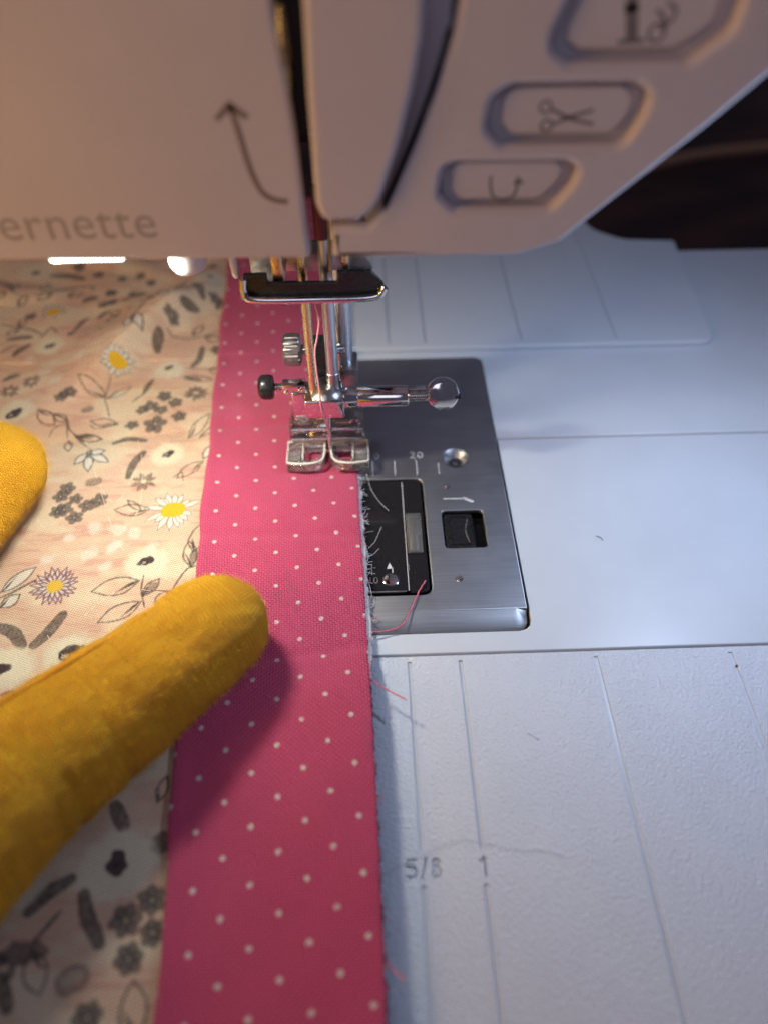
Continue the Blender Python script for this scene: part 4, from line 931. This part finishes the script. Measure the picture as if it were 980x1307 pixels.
edge_layer('backing', 6.0, np.interp(ye, [-150, -62, -52, 120], [0.14, 0.14, 0.25, 0.2]), 1.85, 1.3, M_BACK, 0.35, 31)
# quilting stitches: pale thread dipping in and out of the cloth
def zq(x, y): return float(quilt_z(np.array([x]), np.array([y]))[0])
lines = [spline([at(*p, 2.2)[:2] for p in l], 6) for l in (
    [(108, 558), (128, 620), (150, 640), (176, 590)], [(128, 625), (150, 690), (180, 720), (232, 748)], [(60, 810), (70, 830), (86, 842), (94, 870)], [(10, 845), (40, 860), (52, 890)],
    [(180, 752), (215, 757), (240, 758)], [(108, 785), (125, 770), (150, 752)], [(176, 560), (182, 600), (176, 650), (150, 680)])]
for l in lines:
    bm = None; L = [np.array(q) for q in l]
    for k in range(0, len(L)-1):
        if (k % 3) == 2: continue
        a, b = L[k], L[k+1]; m_ = (a+b)/2
        bm = tube_bm([(a[0], a[1], zq(*a)-0.03), (m_[0], m_[1], zq(*m_)+0.10), (b[0], b[1], zq(*b)-0.03)], 0.055, 5, bm=bm)
    qk(finish('quilting_stitches', bm, M_CLTHREAD))

# ------------------------------------------------------------------ pink strip
def strip_top(x, y):
    z = quilt_z(x, y)*0.75 + 1.35 + 0.55*smooth((-46-y)/18)
    e = x-strip_l(y); z = z + 0.30*np.exp(-((e-1.2)/1.3)**2) - 0.15*np.exp(-((strip_r(y)-x)/1.0)**2)
    z = z + 0.10*np.sin(y*0.15+x*0.1)
    press = np.exp(-((y+0.5)/9.0)**2)*np.exp(-((x)/11.0)**2)
    return z - 0.55*press
yy = np.linspace(-150, 120, 541); uu = np.linspace(0, 1, 61)
wl, wr = strip_l(yy), strip_r(yy)
raw = 0.22*(vnoise(yy*2.4, yy*0, 41)-0.5)+0.2*(vnoise(yy*0.6, yy*0, 42)-0.5)
GX = [wl+8.0, wl+0.55, wl+0.15, wl+0.0, wl+0.16]; 
ztop0 = strip_top(wl+0.6, yy)
GZ = [ztop0-0.85, ztop0-0.82, ztop0-0.62, ztop0-0.36, ztop0-0.12]
for u in uu:
    x = wl+0.5+(wr+raw-wl-0.5)*u; GX.append(x); GZ.append(strip_top(x, yy))
GX.append(wr+raw+0.02); GZ.append(strip_top(wr+raw, yy)-0.30)
GX.append(wr+raw-0.10); GZ.append(strip_top(wr+raw, yy)-0.42)
GX.append(wr-8); GZ.append(strip_top(wr-8, yy)-0.5)
GX = np.stack(GX, 1); GZ = np.stack(GZ, 1); GYs = np.repeat(yy[:, None], GX.shape[1], 1)
me, f = grid_mesh('pink_strip', GX, GYs, GZ)
# dot lattice coordinates follow the grain of the strip, which bends a little near the front
ta = 0.0656; L0 = 4.1886
ox, oy = -23.724, -12.397
gx, gy = GX.ravel(), GYs.ravel()
dx = np.where(gy < -50, (gy+50)*-0.010, 0); 
rx_, ry_ = gx-ox+dx, gy-oy
cu_ = (rx_*math.cos(ta)+ry_*math.sin(ta))/L0; kv_ = (rx_*math.sin(ta)-ry_*math.cos(ta))/L0
kv_ = kv_*np.where(kv_ > 8, 1, 1)
shift = np.interp(kv_, [0, 8, 16.2, 26], [0.0, -0.05, -0.24, -0.35]); kv2 = kv_+shift
cu2 = cu_-np.interp(kv_, [0, 8, 16.2, 26], [0, 0.02, 0.10, 0.2])
uvl = me.uv_layers.new(name='lattice'); vi = np.empty(len(me.loops), np.int32); me.loops.foreach_get('vertex_index', vi)
# dots sit where c+k is odd -> shift so they fall on the middle of a cell
uvl.data.foreach_set('uv', np.stack([cu2, kv2], 1)[vi].ravel().astype(np.float32))
STRIP = link('pink_dotted_strip', me, M_DOT)
tag(STRIP, 'folded deep pink cotton strip with small white dots running under the presser foot', 'fabric strip')

# frayed fibres along the raw edge
def fray(name, mat, n, ylo, yhi, rmin, rmax, lmax, zoff, par=None):
    bm = None
    for k in range(n):
        y = random.uniform(ylo, yhi); x = float(strip_r(np.array([y]))[0])+random.uniform(-0.1, 0.6); z = max(zq(x, y)*random.uniform(0.5, 1.0)+zoff, PZ+0.1)
        a = random.uniform(-1.1, 1.1); L = random.uniform(0.4, lmax); pts = [(x, y, z)]
        for j in range(3):
            a += random.uniform(-.7, .7); pts.append((pts[-1][0]+L/3*math.cos(a), pts[-1][1]+L/3*math.sin(a), max(PZ+0.08, pts[-1][2]+random.uniform(-.35, .25))))
        bm = tube_bm(spline(pts, 2), random.uniform(rmin, rmax), 4, bm=bm, caps=False)
    return finish(name, bm, mat)
tag(qk(fray('frayed_fibres', M_WTHREAD, 170, -50, 5, 0.02, 0.045, 2.2, 0.0)), kind='stuff')
tag(qk(fray('dark_fibres', M_BACK, 60, -110, -50, 0.02, 0.035, 0.9, 0.0)), kind='stuff')
fp = fray('pink_fibres', M_PTHREAD, 90, -110, 0, 0.02, 0.04, 1.1, 0.9); fp.parent = STRIP; tag(fp, kind='stuff')
# curls of white wadding fibre over the bobbin cover
bm = None
for pts in ([(468, 605), (474, 625), (484, 640), (496, 652)], [(470, 700), (478, 692), (482, 684), (487, 672)], [(466, 712), (476, 708), (484, 700)], [(468, 735), (472, 748), (474, 762), (468, 775)], [(464, 690), (470, 708), (468, 720)]):
    bm = tube_bm(spline([at(u, v, 1.3+0.5*math.sin(k)) for k, (u, v) in enumerate(pts)], 5), 0.04, 5, bm=bm)
qk(finish('wadding_curls', bm, M_WTHREAD))

# ------------------------------------------------------------------ threads and hairs
def strand(name, pts, r, mat, label, cat, group=None, twist=True):
    P = spline(pts, 8)
    if twist:
        P = [np.array(q)+np.array([0.05*math.sin(i*1.7), 0.05*math.cos(i*1.7), 0.04*math.sin(i*2.3)]) for i, q in enumerate(P)]
    return tag(finish(name, tube_bm(P, r, 6), mat), label, cat, group)
G_T = 'pink thread ends at the raw edge'
strand('thread', [at(472, 806, 1.6), at(490, 806, 1.1), at(512, 799, 1.0), at(524, 779, 1.0), at(534, 756, 0.9), at(543, 741, 0.75)], 0.16, M_PTHREAD, 'pink thread end curving across the steel plate to the bobbin cover corner', 'thread', G_T)
strand('thread', [at(471, 866, 3.6), at(486, 876, 3.4), at(502, 885, 3.5), at(518, 893, 3.9)], 0.14, M_PTHREAD, 'short pink thread end on the white table just below the steel plate', 'thread', G_T)
strand('thread', [at(492, 1228, 4.0), at(503, 1240, 3.9), at(517, 1252, 4.3)], 0.16, M_PTHREAD, 'stubby pink thread end nearest the bottom of the photo', 'thread', G_T)
strand('thread', [at(466, 786, 1.8), at(474, 790, 1.2), at(482, 788, 1.0)], 0.08, M_PTHREAD, 'tiny pink thread wisp over the front lip of the steel plate', 'thread', G_T)
strand('hair', [at(486, 1118, 0.0), at(515, 1104, 0.0), at(548, 1088, 0.05), at(584, 1073, 0.1), at(622, 1079, 0.05), at(660, 1086, 0.0), at(700, 1088, -0.05), at(722, 1096, 0.0)], 0.026, M_HAIR, 'thin brown hair lying across the white table over the inch numbers', 'hair', None, False)
strand('hair', [at(760, 684, 0.1), at(766, 686, 0.2), at(769, 690, 0.1)], 0.05, M_HAIR, 'tiny dark lint fibre on the smooth white bed right of the steel plate', 'lint', None, False)
strand('hair', [at(672, 936, -0.15), at(680, 940, -0.1), at(688, 945, -0.15)], 0.035, M_HAIR, 'short faint lint fibre on the grained white table', 'lint', None, False)
bm = lathe_bm([(0, 0.25), (0.2, 0.22), (0.3, 0)], (at(941, 849)[0], at(941, 849)[1], -0.4), (0, 0, 1), 8)
tag(finish('lint_speck', bm, mat_plain('brown_speck', (0.25, 0.10, 0.03), 0.8)), 'tiny brown speck caught in the three inch groove', 'lint')
# needle thread from the head down to the needle eye
nt = [aty(395, 360, -1.8), aty(401, 385, -2.2), aty(407, 408, -2.6), aty(405, 430, -2.7), aty(402, 450, -3.0), aty(405, 480, -3.6), aty(408, 500, -4.0), aty(410, 520, -4.2), aty(415, 536, -3.4), aty(419, 550, -2.0), aty(420, 566, -1.2)]
P = spline([aty(386, 325, -1.0)] + nt, 6)
tag(finish('needle_thread', tube_bm(P, 0.19, 6), M_TOP), 'pink top thread hanging in front of the needle bar into the needle', 'thread')

# ------------------------------------------------------------------ gloved hand
def ell_tube(pts, n=10, seg=28, b=None):
    """pts: (x, y, z, r_wide, r_high) from base to tip, closed with round ends"""
    P = spline(pts, n); b = b or bmesh.new(); rings = []
    first, last = P[0], P[-1]
    m = len(P); up = Vector((0, 0, 1)); items = []
    t0 = Vector(P[1][:3]-P[0][:3]).normalized(); t1 = Vector(P[-1][:3]-P[-2][:3]).normalized()
    for a in (80, 55, 30): items.append((Vector(first[:3])-t0*first[3]*math.sin(math.radians(a)), t0, first[3]*math.cos(math.radians(a)), first[4]*math.cos(math.radians(a))))
    for i, q in enumerate(P):
        t = Vector(P[min(i+1, m-1)][:3]-P[max(i-1, 0)][:3]).normalized(); items.append((Vector(q[:3]), t, q[3], q[4]))
    for a in (18, 36, 54, 68, 80): items.append((Vector(last[:3])+t1*last[3]*math.sin(math.radians(a)), t1, last[3]*math.cos(math.radians(a)), last[4]*math.cos(math.radians(a))))
    for c, t, rw, rh in items:
        s = t.cross(up); s = s.normalized() if s.length > 1e-3 else Vector((1, 0, 0)); h = s.cross(t)
        rings.append([b.verts.new(c+s*rw*math.cos(2*math.pi*k/seg)+h*rh*math.sin(2*math.pi*k/seg)) for k in range(seg)])
    for a, c in zip(rings, rings[1:]):
        for k in range(seg): b.faces.new((a[k], a[(k+1) % seg], c[(k+1) % seg], c[k]))
    b.faces.new(list(reversed(rings[0]))); b.faces.new(rings[-1])
    return b, P
bones = {
 'thumb': [(-98, -150, 38, 18, 15), (-80, -131, 34, 16, 14), (-62, -112, 26, 14.0, 12.8), tuple(at(-60, 1065, 19))+(12.9, 11.8), tuple(at(0, 1012, 16))+(12.3, 11.2), tuple(at(90, 943, 13.5))+(11.6, 10.2), tuple(at(190, 868, 12.3))+(10.7, 9.2), tuple(at(272, 802, 11.6))+(10.0, 8.6)],
 'index': [(-112, -152, 42, 15, 13), (-98, -92, 38, 12.5, 12), (-82, -62, 29, 11.3, 11), (-73.5, -36, 17.5, 10.8, 10.2), (-68.0, -12, 12.4, 10.6, 9.2)],
 'middle': [(-125, -155, 42, 15, 13), (-119, -90, 39, 12.5, 12), (-106, -56, 31, 11.3, 11), (-98, -27, 18, 10.4, 9.8), (-94, -4, 12.6, 9.8, 9.0)],
 'ring': [(-136, -155, 41, 15, 13), (-139, -93, 37, 12, 11.5), (-130, -60, 29, 11, 10.5), (-124, -34, 17, 10, 9.6), (-120, -12, 12.2, 9.4, 8.8)],
 'little': [(-144, -155, 39, 14, 12), (-156, -102, 33, 11, 10.5), (-152, -76, 25, 10, 9.5), (-148, -55, 15, 9, 8.6), (-145, -38, 11.4, 8.4, 8)],
 'wrist': [(-140, -235, 46, 27, 19), (-132, -200, 45, 26, 18), (-126, -165, 42, 30, 17), (-126, -130, 40, 33, 15), (-128, -105, 39, 30, 13)],
}
bm = bmesh.new(); SP_ = {}
for k, pts in bones.items():
    bm, P = ell_tube(pts, b=bm); SP_[k] = np.array(P)
bmesh.ops.recalc_face_normals(bm, faces=bm.faces)
me = bpy.data.meshes.new('tmp'); bm.to_mesh(me); bm.free()
tmp = bpy.data.objects.new('tmp', me); COL.objects.link(tmp)
md = tmp.modifiers.new('r', 'REMESH'); md.mode = 'VOXEL'; md.voxel_size = 0.9
ms = tmp.modifiers.new('s', 'SMOOTH'); ms.factor = 0.5; ms.iterations = 12
dg = bpy.context.evaluated_depsgraph_get(); dg.update()
hm = bpy.data.meshes.new_from_object(tmp.evaluated_get(dg)); bpy.data.objects.remove(tmp)
nv = len(hm.vertices); co = np.empty(nv*3, np.float32); hm.vertices.foreach_get('co', co); co = co.reshape(-1, 3).astype(float)
# keep it lying on the cloth: the underside is pressed flat where it touches
floor_z = np.where((co[:, 0] > strip_l(co[:, 1])-0.3) & (co[:, 0] < strip_r(co[:, 1])), strip_top(co[:, 0], co[:, 1]), quilt_z(co[:, 0], co[:, 1]))+0.25
co[:, 2] = np.where(co[:, 2] < floor_z+0.8, np.maximum(co[:, 2], floor_z+0.15), co[:, 2])
# slack in the knit
nz_ = (vnoise(co[:, 0]*0.22+co[:, 2]*0.2, co[:, 1]*0.22, 51)-0.5)*0.7+(vnoise(co[:, 0]*0.6, co[:, 1]*0.6+co[:, 2]*0.5, 52)-0.5)*0.3
nrm = np.empty(nv*3, np.float32); hm.vertex_normals.foreach_get('vector', nrm); nrm = nrm.reshape(-1, 3)
co = co+nrm*nz_[:, None]
hm.vertices.foreach_set('co', (co*S).astype(np.float32).ravel()); hm.update()
hm.polygons.foreach_set('use_smooth', np.ones(len(hm.polygons), bool))
# knit coordinates: along and round the nearest finger
bestd = np.full(nv, 1e9); U = np.zeros(nv); V = np.zeros(nv); offs = 0
for k, P in SP_.items():
    seglen = np.r_[0, np.cumsum(np.linalg.norm(np.diff(P[:, :3], axis=0), axis=1))]
    for i in range(len(P)-1):
        a, b = P[i, :3], P[i+1, :3]; d = b-a; L2 = d@d
        t = np.clip(((co-a)@d)/L2, -0.0 if i else -3, 1 if i < len(P)-2 else 4); q = a+t[:, None]*d; rv = co-q
        tc = np.clip(t, 0, 1); dist = np.linalg.norm(co-(a+tc[:, None]*d), axis=1)/P[i, 3]
        dn = d/np.linalg.norm(d); s = np.cross(dn, [0, 0, 1]); s /= np.linalg.norm(s); h = np.cross(s, dn)
        ang = np.arctan2(rv@s, rv@h); up = dist < bestd
        bestd = np.where(up, dist, bestd); U = np.where(up, ang*P[0 if k == 'wrist' else -1, 3]*1.05, U); V = np.where(up, seglen[i]+tc*np.sqrt(L2)+np.where(t > 1, (t-1)*np.sqrt(L2), 0), V)
# creases across the thumb where the glove bunches
Lt = np.sum(np.linalg.norm(np.diff(SP_['thumb'][:, :3], axis=0), axis=1)); dth = np.full(nv, 1e9); Vt = np.zeros(nv); run = 0.0
for i in range(len(SP_['thumb'])-1):
    a, b = SP_['thumb'][i, :3], SP_['thumb'][i+1, :3]; d = b-a; t = np.clip(((co-a)@d)/(d@d), 0, 1); dd = np.linalg.norm(co-a-t[:, None]*d, axis=1)
    Vt = np.where(dd < dth, run+t*np.linalg.norm(d), Vt); dth = np.minimum(dth, dd); run += np.linalg.norm(d)
cr = np.zeros(nv)
for v0, am in ((13, 0.35), (21.5, 0.55), (25, 0.75), (29.5, 0.5), (36, 0.8), (39.5, 0.6)):
    ww = 0.9*(vnoise(co[:, 0]*0.12, co[:, 1]*0.12+v0, 61)-0.5)*6; cr += am*np.exp(-((Lt-Vt-v0-ww)/1.1)**2)*smooth((vnoise(co[:, 0]*0.09+v0, co[:, 1]*0.09, 62)-0.3)/0.3)
co = co-nrm*(0.6*cr*(dth < 15))[:, None]
hm.vertices.foreach_set('co', (co*S).astype(np.float32).ravel()); hm.update()
uvl = hm.uv_layers.new(name='knit'); vi = np.empty(len(hm.loops), np.int32); hm.loops.foreach_get('vertex_index', vi)
uvl.data.foreach_set('uv', np.stack([U, V], 1)[vi].ravel().astype(np.float32))
hm.name = 'gloved_hand'; hm.materials.clear()
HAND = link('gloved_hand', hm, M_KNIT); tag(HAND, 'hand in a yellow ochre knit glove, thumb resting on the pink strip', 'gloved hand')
# side seam on the thumb: a raised line of stitches
Pt = SP_['thumb']; pts = []
for q0, q1 in zip(Pt[20:-6], Pt[21:-5]):
    d = q1[:3]-q0[:3]; d /= np.linalg.norm(d); s = np.cross(d, [0, 0, 1]); s /= np.linalg.norm(s); h = np.cross(s, d)
    an = math.radians(57); pts.append(q0[:3]-s*q0[3]*math.cos(an)*1.0+h*q0[4]*math.sin(an)*1.0)
bm = tube_bm(pts, lambda t: 0.62*(1-0.6*t), 8)
for k in range(0, len(pts)-1):
    pass
so = finish('seam', bm, M_SEAM); so.parent = HAND
# knit fuzz: short fibres standing off the surface (only on the two fingers by the needle)
tri_i = np.nonzero((co[:, 0] > -90) & (co[:, 1] > -112) & (co[:, 2] > 2.5) & (co[:, 2] < 40))[0]
rng = np.random.default_rng(3)
idx = rng.choice(tri_i, 42000)
base = co[idx]+rng.normal(0, 0.35, (len(idx), 3)); nn = nrm[idx]+rng.normal(0, 0.45, (len(idx), 3)); nn /= np.linalg.norm(nn, axis=1)[:, None]
Lh = rng.uniform(0.3, 1.1, len(idx))*np.where(co[idx, 0] < -54, 1.5, 1.0)
base = co[idx]+np.cross(nn, rng.normal(0, 1, (len(idx), 3)))*0.3
side = np.cross(nn, rng.normal(0, 1, (len(idx), 3))); side /= np.linalg.norm(side, axis=1)[:, None]; wdt = 0.022
mid = base+nn*Lh[:, None]*0.55+side*0.0; bend = np.cross(nn, side)*rng.normal(0, 0.35, len(idx))[:, None]*Lh[:, None]
tip = base+nn*Lh[:, None]+bend
V_ = np.stack([base-nn*0.1-side*wdt, base-nn*0.1+side*wdt, mid+side*wdt*0.8+bend*0.3, mid-side*wdt*0.8+bend*0.3, tip], 1).reshape(-1, 3)*S
nF = len(idx); o5 = np.arange(nF)*5
me = bpy.data.meshes.new('fuzz'); me.vertices.add(len(V_)); me.vertices.foreach_set('co', V_.astype(np.float32).ravel())
q4 = np.stack([o5, o5+1, o5+2, o5+3], 1); q3 = np.stack([o5+3, o5+2, o5+4], 1)
lv = np.concatenate([q4.ravel(), q3.ravel()]); me.loops.add(len(lv)); me.loops.foreach_set('vertex_index', lv.astype(np.int32))
me.polygons.add(2*nF); me.polygons.foreach_set('loop_start', np.concatenate([np.arange(nF)*4, nF*4+np.arange(nF)*3]).astype(np.int32)); me.polygons.foreach_set('loop_total', np.concatenate([np.full(nF, 4), np.full(nF, 3)]).astype(np.int32))
me.update(calc_edges=True); fz = link('fuzz', me, M_FUZZ, HAND); tag(fz, kind='stuff')

# ------------------------------------------------------------------ behind the machine
strand('cord', [at(820, 214, -72), at(850, 205, -73), at(900, 195, -74), at(950, 189, -74), at(1040, 180, -74)], 2.6, M_CORD, 'tan cord lying on the dark wooden table behind the machine', 'cord', None, False)
